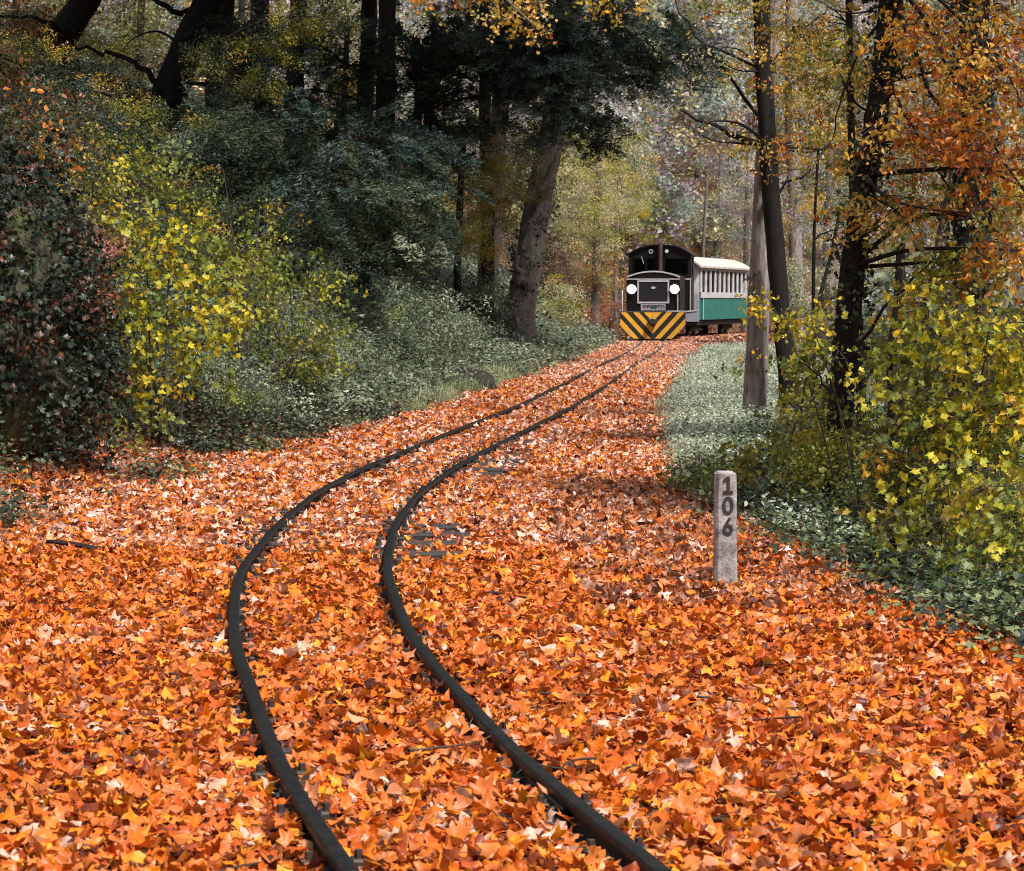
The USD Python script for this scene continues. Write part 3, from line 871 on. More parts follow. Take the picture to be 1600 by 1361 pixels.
M['roof_pale'] = plain('pale_coach_roof', (0.42, 0.395, 0.35), 0.75, vary=0.35, scale=2.2)
M['coach_green'] = plain('green_coach_paint', (0.014, 0.15, 0.125), 0.5, vary=0.35, scale=3, dirt=(0.03, 0.14, 0.11))
M['coach_grey'] = plain('grey_end_paint', (0.27, 0.28, 0.34), 0.5, vary=0.2, scale=5)
M['coach_inside'] = plain('coach_interior', (0.09, 0.085, 0.09), 0.7, vary=0.3)
M['pane'] = mat('window_pane', {'t': ('transparent_bsdf', {'color': (0.55, 0.6, 0.62)}), 'g': ('glossy_bsdf', {'roughness': 0.03, 'color': (0.9, 0.9, 0.9)}), 'f': ('fresnel', {'IOR': 1.6}), 'm': ('mix_closure', {})},
                [('f.fac', 'm.fac'), ('t.BSDF', 'm.closure1'), ('g.BSDF', 'm.closure2')], 'm.closure')
M['lamp_on'] = mat('lit_headlight', {'e': ('emission', {'color': (0.95, 0.96, 1.0), 'strength': 60.0})}, [], 'e.emission')
M['lamp_lens'] = plain('unlit_lamp_lens', (0.55, 0.55, 0.52), 0.2, vary=0.2)


def stand(name, front_s, label, cat, length, group=None):
    """A vehicle whose front end faces the camera, at arc length front_s, laid along the chord of the track."""
    a, _, _ = track_at(float(front_s))
    b, _, _ = track_at(float(front_s + length))
    h = math.atan2(b[0] - a[0], b[1] - a[1])
    return thing(name, (a[0], a[1], 0.0), label, cat, group, rotz=-math.degrees(h))


def arch(x0, x1, z0, zs, zt, n=14, p=2.0):
    """A doorway shape: upright sides to zs, a flat arch up to zt."""
    xs = np.linspace(x0, x1, n)
    u = (xs - (x0 + x1) / 2) / ((x1 - x0) / 2)
    top = zs + (zt - zs) * (1 - np.abs(u) ** p)
    return Polygon([(x0, z0), *zip(xs, top), (x1, z0)])


def wheelset(parent, y, r, hubs=True):
    for s in (-1, 1):
        w = join([cyl((s * 0.36, y, r), (s * 0.43, y, r), r, 20), cyl((s * 0.34, y, r), (s * 0.36, y, r), r + 0.03, 20)])
        o = obj('wheel', w, M['under'], parent, smooth=40)
        h = join([cyl((s * 0.44, y, r), (s * 0.47, y, r), r * 0.58, 14), cyl((s * 0.47, y, r), (s * 0.53, y, r), r * 0.28, 10)])
        obj('hub', h, M['hub'] if hubs else M['under'], o, smooth=40)


FRONT = line_point(87.5)
LOCO = stand('locomotive', FRONT, 'black diesel locomotive with lit headlights and yellow striped front at the curve', 'locomotive', 9.0)
# snow plough with chevrons
plate = Polygon([(-1.05, 1.0), (1.05, 1.0), (1.08, 0.62), (0.98, 0.44), (0.62, 0.12), (-0.62, 0.12), (-0.98, 0.40), (-1.08, 0.60)])
pl = obj('front_plough', extrude_xz(plate, -0.02, 0.05), M['warn_black'], LOCO)
for t0, t1 in ((0.0, 0.30), (0.46, 0.65), (0.86, 1.05), (1.24, 1.46)):
    for s in (-1, 1):
        k = 0.92                                              # t = |x| + k * depth below the top edge
        band = Polygon([(s * 0.004, 1.0 - t0 / k), (s * t0 if t0 else s * 0.004, 1.0), (s * t1, 1.0), (s * 0.004, 1.0 - t1 / k)]) if t0 else Polygon([(s * 0.004, 1.0), (s * t1, 1.0), (s * 0.004, 1.0 - t1 / k)])
        band = band.intersection(plate.buffer(-0.012))
        if band.area > 0.002:
            obj('chevron_stripe', extrude_xz(band, -0.024, -0.0205), M['warn_yellow'], pl)
obj('coupling', join([bevel_box(-0.14, 0.14, -0.2, -0.026, 0.60, 0.78, 0.03), cyl((0, -0.2, 0.69), (0, -0.3, 0.69), 0.09, 14)]), M['under'], LOCO)
obj('buffer_beam', bevel_box(-1.03, 1.03, 0.052, 0.22, 0.72, 1.0, 0.015), M['under'], LOCO)
obj('footplate', bevel_box(-1.05, 1.05, 0.1, 9.2, 0.94, 1.02, 0.01), M['under'], LOCO)
obj('footplate_edge', join([box(0.45, 1.06, 0.04, 0.09, 1.005, 1.045), box(1.052, 1.066, 0.1, 9.1, 0.99, 1.03)]), M['white_trim'], LOCO)
# bonnet
hood = arch(-0.87, 0.87, 1.02, 2.16, 2.34)
bo = obj('bonnet', extrude_xz(hood, 0.28, 3.98), M['loco_black'], LOCO)
obj('bonnet_trim', extrude_xz(hood.difference(hood.buffer(-0.045)).intersection(shapely.box(-2, 2.12, 2, 3)), 0.25, 0.279), M['white_trim'], bo)
obj('trim_band', join([box(-0.865, 0.865, 0.255, 0.279, 2.05, 2.085)]), M['white_trim'], bo)
for k in range(7):
    obj('side_louvre', join([box(0.871, 0.885, 0.8 + k * 0.42, 1.12 + k * 0.42, 1.25 + j * 0.1, 1.30 + j * 0.1) for j in range(6)]), M['loco_black'], bo)
gf = shapely.box(-0.52, 1.28, 0.52, 2.03)
obj('grille_frame', extrude_xz(gf.difference(gf.buffer(-0.05, join_style=2)), 0.235, 0.28), M['white_trim'], bo)
gr = obj('radiator_grille', box(-0.46, 0.46, 0.262, 0.282, 1.34, 1.97), M['grille_dark'], bo)
obj('grille_bars', join([box(-0.46 + 0.046 * k, -0.452 + 0.046 * k, 0.25, 0.2615, 1.34, 1.97) for k in range(21)]), M['grille_dark'], bo)
em = Polygon([(-0.10, 0.01), (-0.03, 0.02), (0, 0.075), (0.03, 0.02), (0.10, 0.01), (0.04, -0.02), (0, -0.04), (-0.04, -0.02)])
obj('winged_emblem', extrude_xz(shapely.affinity.translate(em, 0.0, 1.78), 0.236, 0.249), M['white_trim'], bo)
obj('plate_frame', extrude_xz(shapely.box(-0.40, 1.055, 0.40, 1.245).difference(shapely.box(-0.375, 1.08, 0.375, 1.22)), 0.235, 0.279), M['white_trim'], bo)
npl = obj('number_plate', box(-0.375, 0.375, 0.262, 0.279, 1.08, 1.22), M['plate'], bo)
for tx, xc in (('D12', -0.225), ('306', 0.225)):
    m = meshkit.text_mesh(tx, 0.10, 0.006, bold=True)
    v = np.array(m.vertices)
    v[:, :2] -= (v[:, :2].min(0) + v[:, :2].max(0)) / 2
    obj('plate_characters', (np.c_[v[:, 0] + xc, 0.2605 - v[:, 2], v[:, 1] + 1.15], np.array(m.faces)), M['plate_mark'], npl)
obj('plate_disc', cyl((0, 0.261, 1.15), (0, 0.245, 1.15), 0.085, 18), M['plate_green'], npl)
for s in (-1, 1):
    hl = obj('headlight', cyl((s * 0.70, 0.279, 1.74), (s * 0.70, 0.16, 1.74), 0.155, 22), M['white_trim'], LOCO, smooth=40)
    obj('headlight_lens', cyl((s * 0.70, 0.158, 1.74), (s * 0.70, 0.135, 1.74), 0.105, 22, 0.085), M['lamp_on'], hl)
# cab
cabp = arch(-1.06, 1.06, 1.02, 2.90, 3.22, 18, 2.6)
wins = [shapely.box(-0.92, 2.28, -0.50, 2.80), shapely.box(-0.44, 2.36, -0.16, 2.80), shapely.box(0.18, 2.28, 0.95, 2.80)]
cb = obj('cab', join([extrude_xz(cabp.difference(shapely.union_all(wins)), 4.0, 4.06), extrude_xz(cabp.difference(cabp.buffer(-0.05)).intersection(shapely.box(-1.2, 2.85, 1.2, 4)), 4.06, 6.4),
                      box(-1.06, -1.01, 4.06, 6.4, 1.02, 2.2), box(1.01, 1.06, 4.06, 6.4, 1.02, 2.2), box(-1.06, -1.01, 4.06, 4.5, 2.2, 2.85), box(1.01, 1.06, 4.06, 4.5, 2.2, 2.85),
                      box(-1.06, -1.01, 5.7, 6.4, 2.2, 2.85), box(1.01, 1.06, 5.7, 6.4, 2.2, 2.85), extrude_xz(cabp, 6.4, 6.46)]), M['loco_black'], LOCO)
for w in wins:
    fr = obj('cab_window', extrude_xz(w.buffer(0.02, join_style=2).difference(w), 3.985, 3.999), M['loco_black'], cb)
    obj('pane', extrude_xz(w, 4.02, 4.028), M['pane'], fr)
for s in (-1, 1):
    obj('side_pane', box(s * 1.03 - 0.004, s * 1.03 + 0.004, 4.5, 5.7, 2.2, 2.85), M['pane'], cb)
obj('cab_trim', join([box(-1.058, -0.88, 3.975, 3.998, 2.07, 2.12), box(0.88, 1.058, 3.975, 3.998, 2.07, 2.12)]), M['white_trim'], cb)
obj('cab_roof', extrude_xz(arch(-1.11, 1.11, 2.88, 2.93, 3.27, 18, 2.6).difference(arch(-1.062, 1.062, 2.8, 2.903, 3.223, 18, 2.6)), 3.9, 6.6), M['loco_black'], cb)
obj('exhaust_pipe', tube([(0.03, 3.86, 2.3), (0.03, 3.86, 3.30)], [0.07, 0.07], 14, caps=True), M['exhaust'], LOCO, smooth=40)
obj('roof_lamp', join([tube([(-0.30 + 0.06 * math.cos(a), 3.96, 3.03 + 0.06 * math.sin(a)) for a in np.linspace(0, 6.283, 17)], np.full(17, 0.016), 6)]), M['white_trim'], cb)
obj('roof_lamp', cyl((0.24, 3.998, 3.04), (0.24, 3.93, 3.04), 0.06, 14), M['lamp_lens'], cb)
obj('wiper', tube([(-0.62, 3.97, 2.86), (-0.54, 3.96, 2.62)], [0.012, 0.012], 5, caps=True), M['white_trim'], cb)
obj('driving_desk', bevel_box(-0.9, 0.9, 4.12, 4.5, 1.6, 2.3, 0.04), M['coach_inside'], cb)
for x, y, z0, z1 in ((0.80, 0.2, 1.03, 1.58), (1.04, 3.96, 1.03, 2.1), (-1.0, 0.14, 1.03, 1.7)):
    obj('handrail', tube([(x, y, z0), (x, y, z1)], [0.017, 0.017], 6, caps=True), M['white_trim'], LOCO)
obj('rear_bonnet', extrude_xz(arch(-0.87, 0.87, 1.02, 2.0, 2.15), 6.47, 8.9), M['loco_black'], LOCO)
for y in (1.6, 2.9, 6.4, 7.7):
    wheelset(LOCO, y, 0.36, False)
obj('bogie_frame', join([bevel_box(s * 0.62 - 0.05, s * 0.62 + 0.05, y0, y1, 0.3, 0.62, 0.02) for s in (-1, 1) for y0, y1 in ((1.1, 3.4), (5.9, 8.2))]), M['under'], LOCO)
obj('fuel_tank', bevel_box(-0.8, 0.8, 3.7, 5.6, 0.28, 0.9, 0.08), M['under'], LOCO)


def coach(front_s, label):
    Lc = 9.6
    t = stand('passenger_coach', front_s, label, 'train coach', Lc)
    obj('underframe', join([bevel_box(-0.95, 0.95, 0.05, Lc - 0.05, 0.46, 0.64, 0.02), bevel_box(-0.3, 0.3, -0.6, 0.05, 0.5, 0.62, 0.03)]), M['under'], t)
    obj('floor', box(-0.98, 0.98, 0.08, Lc - 0.08, 0.641, 0.70), M['coach_inside'], t)
    for s in (-1, 1):
        x0, x1 = sorted((s * 1.02, s * 1.06))
        pn = obj('side_panel', bevel_box(x0, x1, 0.55, Lc - 0.55, 0.66, 1.45, 0.008), M['coach_green'], t)
        obj('panel_edge', box(*sorted((s * 1.061, s * 1.075)), 0.56, 0.66, 0.68, 1.44), M['cream'], pn)
        obj('window_sill', bevel_box(*sorted((s * 1.0, s * 1.09)), 0.3, Lc - 0.3, 1.452, 1.66, 0.01), M['cream'], t)
        obj('header', box(*sorted((s * 1.0, s * 1.06)), 0.06, Lc - 0.06, 2.46, 2.62), M['cream'], t)
        for k in range(11):
            y = 0.32 + k * (Lc - 0.64) / 10
            obj('window_post', bevel_box(*sorted((s * 1.0, s * 1.058)), y - 0.11, y + 0.11, 1.661, 2.459, 0.01), M['cream'], t)
        for y0 in (0.06, Lc - 0.5):
            obj('vestibule_panel', box(*sorted((s * 0.96, s * 1.02)), y0, y0 + 0.44, 0.66, 1.451), M['coach_green'], t)
    endp = arch(-1.02, 1.02, 0.6, 2.58, 2.86, 14, 2.4)
    for y0 in (0.0, Lc - 0.06):
        door = [shapely.box(-0.32, 1.7, 0.32, 2.45), shapely.box(-0.88, 1.75, -0.46, 2.4)]
        e = obj('end_wall', extrude_xz(endp.intersection(shapely.box(-2, 0, 2, 1.60)), y0, y0 + 0.06), M['coach_grey'], t)
        obj('end_wall_top', extrude_xz(endp.intersection(shapely.box(-2, 1.602, 2, 3)).difference(shapely.union_all(door)), y0, y0 + 0.06), M['cream'], e)
        for d in door:
            obj('pane', extrude_xz(d, y0 + 0.02, y0 + 0.03), M['pane'], e)
    ro = arch(-1.16, 1.16, 2.55, 2.62, 3.0, 18, 2.3)
    obj('roof', extrude_xz(ro.difference(arch(-1.10, 1.10, 2.0, 2.585, 2.955, 18, 2.3)), -0.25, Lc + 0.25), M['roof_pale'], t, smooth=30)
    for k in range(6):
        y = 0.9 + k * 1.55
        for s in (-1, 1):
            obj('bench', join([bevel_box(*sorted((s * 0.3, s * 0.95)), y, y + 0.42, 1.0, 1.1, 0.02), bevel_box(*sorted((s * 0.3, s * 0.95)), y + 0.42, y + 0.48, 0.7, 1.62, 0.01)]), M['coach_inside'], t)
    for y in (1.2, 2.2, Lc - 2.2, Lc - 1.2):
        wheelset(t, y, 0.29)
    obj('bogie_frame', join([bevel_box(s * 0.56 - 0.02, s * 0.56 + 0.02, y0, y0 + 1.9, 0.26, 0.44, 0.02) for s in (-1, 1) for y0 in (0.75, Lc - 2.65)]), M['under'], t)
    for s in (-1, 1):
        for y0 in (0.1, Lc - 0.5):
            obj('step', box(*sorted((s * 0.8, s * 1.05)), y0, y0 + 0.4, 0.3, 0.34), M['under'], t)


coach(FRONT + 10.2, 'green and cream open sided coach coupled directly behind the black locomotive')
# ------------------------------------------------------------------ ground cover (nobody could count it)
def scatter_cover(name, label, cat, kinds, n, y0, y1, keep, sc, lift=0.0, tilt=0.25, grow=0.0):
    out = np.zeros((0, 3))
    for _ in range(60):
        y = rng.uniform(y0, y1, n)
        x = rng.uniform(-0.22, 0.22, n) * y
        p = np.c_[x, y, height(x, y)]
        out = np.vstack([out, p[keep(offset(x, y), y, p)]])
        if len(out) >= n:
            break
    out = out[:n]
    out[:, 2] += rng.uniform(-0.03, 0.02 + lift, len(out))
    s = sc * rng.uniform(0.6, 1.3, len(out)) * (1 + grow * out[:, 1] / 100)
    return tag(instancer(name, None, kinds, out, upright(len(out), tilt), s), label, cat)


def patch(p, f, seed):
    return meshkit.fbm(p * f, 3, seed)


scatter_cover('verge_grass', 'pale grey-green grass and low herbs on the right verge before the beech trunks', 'grass', kinds_of('herb', ['verge', 'verge', 'pale_green']), 12000, 15, 75,
              lambda d, y, p: (d > np.interp(y, [0, 13, 18, 22, 34, 60, 120], [3.3, 3.0, 2.6, 2.2, 1.55, 1.45, 2.2])) & (d < 6.5) & (patch(p, 0.8, 21) > 0.30), 0.62, grow=0.5)
scatter_cover('verge_grass', 'thin pale grass blades mixed among the herbs of the right verge', 'grass', kinds_of('grass', 'grass'), 3500, 15, 75,
              lambda d, y, p: (d > np.interp(y, [0, 13, 18, 22, 34, 60, 120], [3.2, 2.9, 2.5, 2.1, 1.4, 1.3, 2.0])) & (d < 6.5) & (patch(p, 0.6, 22) > 0.48), 0.6, grow=0.5)
scatter_cover('ground_cover', 'dark green creeping plants on the slope right of the number post', 'ground cover', kinds_of('cover', ['ground_ivy', 'ground_ivy', 'ivy']), 5200, 9, 30,
              lambda d, y, p: (d > np.interp(y, [0, 13, 18, 22, 34], [3.0, 2.75, 2.6, 2.5, 3.2])) & (d < 7.5), 1.0)
scatter_cover('bank_grass', 'grey-green grass and herbs along the foot of the left bank', 'grass', kinds_of('herb', ['grey_green', 'pale_green', 'grey_green']), 9000, 26, 88,
              lambda d, y, p: (d < -1.4 - 0.4 * (y < 45)) & (d > -5.8) & (patch(p, 0.7, 23) > 0.40 + 0.12 * (d > -2.9)), 1.15, 0.1, grow=0.8)
scatter_cover('bank_grass', 'long pale grass blades along the foot of the left bank', 'grass', kinds_of('grass', ['grass', 'grass', 'grass']), 4500, 33, 90,
              lambda d, y, p: (d < -1.5) & (d > -4.2) & (patch(p, 0.9, 24) > 0.52), 0.9, grow=0.8)
scatter_cover('ground_cover', 'dark green and brown creeping plants along the left edge of the leaf carpet', 'ground cover', kinds_of('cover', ['ground_ivy', 'ivy', 'ivy_brown']), 2600, 15, 34,
              lambda d, y, p: (d < np.interp(y, [0, 17, 22, 40], [-2.6, -2.1, -1.7, -1.6])) & (d > -4.6) & (patch(p, 0.9, 28) > 0.46), 1.05, 0.05)
scatter_cover('bank_undergrowth', 'dark tangled undergrowth of brambles and saplings on the left forest bank', 'undergrowth', kinds_of('far_fine', ['dark_green', 'ivy', 'grey_green']) + kinds_of('far_fine', ['ivy', 'ivy_brown', 'dark_green']), 6200, 30, 120,
              lambda d, y, p: (d < -4.0) & (d > -34) & (patch(p, 0.5, 25) > 0.36), 0.62, 0.4, 0.5, grow=0.3)
scatter_cover('valley_undergrowth', 'pale leafy undergrowth down in the valley behind the right trunks', 'undergrowth', kinds_of('far', ['far_pale', 'beige', 'olive']) + kinds_of('far', ['grey_green', 'far_pale', 'mauve']), 4600, 26, 150,
              lambda d, y, p: (d > 5.5) & (d < 60) & (patch(p, 0.35, 26) > 0.38), 1.1, 1.6, 0.5, grow=0.5)
scatter_cover('distant_wood', 'pale autumn wood filling the hillside far behind the train', 'wood', kinds_of('far', ['beige', 'mauve', 'far_pale']) + kinds_of('far', ['olive', 'far_pale', 'pale_green']), 9000, 108, 230,
              lambda d, y, p: (d < -5) & (patch(p, 0.22, 27) > 0.30), 1.7, 9.0, 0.5)

# ------------------------------------------------------------------ left forest: trunks on the bank
BD, BM, BG, BO = M['bark_dark'], M['bark_mid'], M['bark_grey'], M['bark_moss']
tree('leaning_tree', 'thick black trunk leaning right high on the left bank with bare side branches', 'tree',
     [(252, 200), (272, 130), (298, 62), (330, 0), (372, -90), (420, -220)], 60, 0.36, 0.24, M['bark_black'],
     crowns=[((330, -190, 60, 420, 110, 3.0, 60), 'canopy', ['olive', 'dark_green'], 0.7), ((250, 70, 63, 110, 60, 1.5, 26), 'far_fine', ['olive', 'yellow_green'], 0.8)],
     limbs=[([(262, 165), (232, 112), (187, 85), (130, 73), (90, 66)], 59.5, 0.10), ([(312, 45), (345, 38), (400, 58), (470, 66), (530, 92), (600, 100)], 59, 0.11),
            ([(290, 135), (330, 128), (375, 115), (405, 100)], 59.5, 0.07), ([(296, 25), (262, 10), (230, -8), (190, -30)], 60, 0.09)], sides=16, canopy=(165, 8, 5, ['olive', 'dark_green'], (4, -6, 0)))
tree('forest_tree', 'dark trunk leaning right near the top left corner', 'tree', [(58, 115), (88, 70), (118, 25), (150, -25), (200, -130)], 62, 0.33, 0.22, BD,
     crowns=[((60, -150, 62, 300, 100, 3, 40), 'canopy', ['olive', 'dark_green'], 0.7), ((40, 60, 62, 70, 60, 1.5, 16), 'far_fine', ['olive', 'rust'], 0.9)], limbs=[([(100, 50), (60, 30), (10, 25), (-40, 5)], 61.5, 0.07)], canopy=(135, 8, 5, ['olive', 'dark_green'], (3, -5, 0)))
tree('forest_tree', 'black trunk partly hidden just right of the thick leaning trunk', 'tree', [(338, 130), (345, 70), (352, 10), (365, -100)], 68, 0.27, 0.2, BD,
     crowns=[((430, -140, 68, 220, 90, 3, 30), 'canopy', ['dark_green', 'olive'], 0.7)], canopy=(120, 7, 6, ['olive', 'dark_green'], (2.5, -5, 0)))
tree('forest_tree', 'dark upright trunk in the shade below the top edge, left of the evergreens', 'tree', [(400, 120), (405, 60), (406, 0), (412, -120)], 72, 0.27, 0.2, BD,
     crowns=[((400, 20, 75, 60, 50, 1.5, 14), 'far_fine', ['olive', 'golden'], 0.9)], canopy=(120, 7, 6, ['olive', 'dark_green'], (2.5, -5, 0)))
tree('forest_tree', 'slim dark trunk standing between two yellow patches under the evergreens', 'tree', [(573, 235), (570, 160), (575, 80), (577, 0), (580, -100)], 66, 0.22, 0.17, BD,
     crowns=[((560, -140, 66, 180, 80, 3, 26), 'canopy', ['dark_green', 'olive'], 0.7)], canopy=(120, 7, 6, ['olive', 'dark_green'], (2.5, -5, 0)))
tree('forest_tree', 'left one of the twin thin black trunks above the dark log', 'tree', [(652, 335), (652, 280), (650, 225), (655, 150), (650, 60)], 66, 0.14, 0.11, BD)
tree('forest_tree', 'right one of the twin thin black trunks above the dark log', 'tree', [(678, 325), (672, 275), (668, 225), (672, 150), (680, 70)], 66, 0.15, 0.11, BD,
     limbs=[([(672, 255), (690, 247), (720, 246)], 66, 0.04)])
tree('forest_tree', 'dark grey trunk behind yellow leaves left of the large grey trunk', 'tree', [(762, 440), (765, 395), (767, 345), (772, 280), (780, 180)], 66, 0.24, 0.2, BM,
     crowns=[((775, 325, 63, 45, 45, 1.0, 24), 'far_fine', ['olive', 'yellow_green'], 0.6)], canopy=(75, 5, 5, ['olive', 'dark_green'], (0, -3, 0)))
tree('large_tree', 'large grey trunk with flared mossy foot standing on the bank beside the track', 'tree',
     [(808, 556), (812, 510), (818, 455), (829, 390), (842, 310), (855, 245), (872, 160), (885, 40)], 60.5, 0.30, 0.26, BM,
     crowns=[((835, 265, 59.5, 70, 60, 1.6, 44), 'far_fine', ['olive', 'pale_green', 'yellow_green'], 0.6), ((800, 215, 60, 80, 60, 1.6, 44), 'far_fine', ['olive', 'dark_green', 'pale_green'], 0.6),
             ((880, -120, 61, 220, 90, 3, 30), 'canopy', ['olive', 'dark_green'], 0.6)],
     limbs=[([(818, 440), (806, 410), (800, 385)], 60, 0.14), ([(845, 300), (862, 270), (880, 225), (930, 180)], 60, 0.08)], flare=1.9, ivy=(0.0, 0.32, 60, 1.3, ['ivy', 'ground_ivy']), sides=18, canopy=(135, 7, 6, ['olive', 'dark_green'], (-4, -3, 0)))

# evergreens
def evergreen(label, trunk, y, r0, boughs, crown_boxes, can=True):
    t = tree('evergreen_tree', label, 'evergreen tree', trunk, y, r0, r0 * 0.5, BD, sides=10, canopy=(80, 5, 5, ['dark_green', 'blue_green'], (1.5, -4, 0)) if can else None)
    base = at(*trunk[0][:2], y)
    base[2] = float(height(np.array([base[0]]), np.array([base[1]]))[0])
    for (args, mats, sc) in crown_boxes:
        p = cloud(*args)
        n = len(p)
        c = at(trunk[0][0], 0, y)
        yaw = np.arctan2(p[:, 1] - c[1], p[:, 0] - c[0]) + rng.normal(0, 0.6, n)
        from scipy.spatial.transform import Rotation
        rot = Rotation.from_euler('ZYX', np.c_[yaw, rng.normal(0.25, 0.2, n), rng.normal(0, 0.2, n)]).as_matrix()
        instancer('needle_boughs', t, kinds_of('yew', mats), p, rot, sc * rng.uniform(0.7, 1.3, n), off=base)
    for k, (pp, ly, lr) in enumerate(boughs):
        lp = smooth_path([at(q[0], q[1], ly) for q in pp], 14)
        obj('bough', tube(lp, np.linspace(lr, lr * 0.3, 14), 6, 0.15, k), BD, t, smooth=True, off=base)
    return t


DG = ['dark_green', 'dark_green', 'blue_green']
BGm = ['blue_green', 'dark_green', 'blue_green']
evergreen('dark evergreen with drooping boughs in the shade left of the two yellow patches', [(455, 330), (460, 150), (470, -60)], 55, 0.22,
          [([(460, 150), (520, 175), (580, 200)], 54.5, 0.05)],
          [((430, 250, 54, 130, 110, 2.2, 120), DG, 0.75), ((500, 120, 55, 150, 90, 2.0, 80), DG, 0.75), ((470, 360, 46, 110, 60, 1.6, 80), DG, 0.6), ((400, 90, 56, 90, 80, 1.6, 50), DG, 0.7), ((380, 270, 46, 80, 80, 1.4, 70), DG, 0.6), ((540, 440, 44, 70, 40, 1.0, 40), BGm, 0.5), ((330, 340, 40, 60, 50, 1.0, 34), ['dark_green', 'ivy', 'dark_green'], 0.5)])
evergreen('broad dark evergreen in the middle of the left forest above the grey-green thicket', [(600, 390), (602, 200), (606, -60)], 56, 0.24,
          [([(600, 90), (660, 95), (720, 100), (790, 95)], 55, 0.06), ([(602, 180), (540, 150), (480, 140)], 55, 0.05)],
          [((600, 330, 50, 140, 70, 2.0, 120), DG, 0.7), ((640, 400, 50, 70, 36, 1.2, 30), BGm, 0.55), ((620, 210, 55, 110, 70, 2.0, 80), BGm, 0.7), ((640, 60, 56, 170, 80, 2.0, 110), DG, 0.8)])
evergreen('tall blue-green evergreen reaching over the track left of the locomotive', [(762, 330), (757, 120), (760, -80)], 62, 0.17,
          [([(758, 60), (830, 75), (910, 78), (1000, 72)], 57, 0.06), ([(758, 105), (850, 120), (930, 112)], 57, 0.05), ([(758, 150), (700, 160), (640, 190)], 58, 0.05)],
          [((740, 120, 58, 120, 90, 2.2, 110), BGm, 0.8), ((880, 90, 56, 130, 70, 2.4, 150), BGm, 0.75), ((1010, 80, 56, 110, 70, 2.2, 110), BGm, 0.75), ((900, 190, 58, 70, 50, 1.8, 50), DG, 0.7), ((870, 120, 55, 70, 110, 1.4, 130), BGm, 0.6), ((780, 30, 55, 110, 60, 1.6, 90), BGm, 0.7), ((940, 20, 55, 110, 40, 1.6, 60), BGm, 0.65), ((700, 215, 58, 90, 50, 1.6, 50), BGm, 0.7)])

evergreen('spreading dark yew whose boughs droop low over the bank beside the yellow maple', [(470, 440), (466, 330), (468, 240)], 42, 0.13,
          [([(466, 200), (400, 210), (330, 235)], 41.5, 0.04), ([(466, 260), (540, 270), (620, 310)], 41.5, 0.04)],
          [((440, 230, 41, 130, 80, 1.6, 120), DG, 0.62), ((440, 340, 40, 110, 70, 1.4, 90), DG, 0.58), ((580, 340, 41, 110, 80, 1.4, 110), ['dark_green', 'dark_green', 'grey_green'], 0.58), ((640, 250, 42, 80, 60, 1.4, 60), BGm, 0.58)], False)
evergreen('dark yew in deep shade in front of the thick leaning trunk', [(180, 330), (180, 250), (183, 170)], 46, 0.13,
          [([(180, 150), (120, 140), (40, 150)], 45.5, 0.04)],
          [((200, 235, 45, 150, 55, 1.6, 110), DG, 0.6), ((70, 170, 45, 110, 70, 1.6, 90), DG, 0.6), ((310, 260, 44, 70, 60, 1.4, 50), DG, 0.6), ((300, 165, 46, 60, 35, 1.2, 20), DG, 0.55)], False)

# yellow and olive trees showing through between the evergreens
def back_tree(label, px, foot, y, r, crowns, bark=BD, name='forest_tree', group=None, top=-40):
    return tree(name, label, 'tree', [(px, foot), (px + 3, (foot + top) / 2), (px + 8, top)], y, r, r * 0.6, bark, crowns=[((a[0], a[1], y, a[2], a[3], a[4], a[5]), b, c, d) for a, b, c, d in crowns], group=group, sides=9)


back_tree('small golden tree glowing between the dark evergreens', 535, 260, 72, 0.12, [((535, 130, 45, 50, 1.2, 26), 'far_fine', ['golden', 'yellow_green'], 0.8)], top=40)
back_tree('olive yellow tree behind the horizontal evergreen bough', 672, 300, 74, 0.14, [((672, 85, 60, 40, 1.2, 24), 'far_fine', ['olive', 'yellow_green'], 0.8), ((690, 330, 60, 50, 1.2, 30), 'far_fine', ['beige', 'golden'], 0.6)], top=20)
back_tree('ochre bush-like tree low in the shade below the evergreen boughs', 520, 330, 62, 0.10, [((525, 235, 42, 38, 1.0, 24), 'far_fine', ['golden', 'olive'], 0.7)], top=170)
back_tree('yellow-green tree behind bare branches left of the leaning trunk', 215, 170, 78, 0.16, [((210, 70, 70, 60, 1.6, 60), 'far_fine', ['pale_green', 'yellow_green', 'olive'], 0.9), ((190, 130, 70, 40, 1.6, 40), 'far_fine', ['pale_green', 'beige'], 0.8)], top=-20)
back_tree('olive green tree filling the gap right of the leaning trunk', 372, 170, 80, 0.16, [((370, 70, 60, 60, 1.6, 50), 'far_fine', ['olive', 'pale_green', 'yellow_green'], 0.9)], top=-20)
back_tree('shaded olive tree in the top left corner', 20, 160, 75, 0.16, [((30, 40, 90, 60, 1.6, 60), 'far_fine', ['olive', 'rust', 'dark_green'], 0.9), ((120, 90, 60, 50, 1.4, 30), 'far_fine', ['olive', 'dark_green'], 0.9)], top=-40)
back_tree('pale yellow leafy tree between twin thin trunks and the large grey trunk', 715, 430, 57.5, 0.10,
          [((720, 370, 75, 55, 1.2, 110), 'far_fine', ['beige', 'yellow_green', 'golden'], 0.5), ((770, 285, 55, 60, 1.2, 90), 'far_fine', ['yellow_green', 'olive', 'beige'], 0.5), ((640, 395, 60, 40, 1.2, 50), 'far_fine', ['olive', 'beige'], 0.5)], top=230)

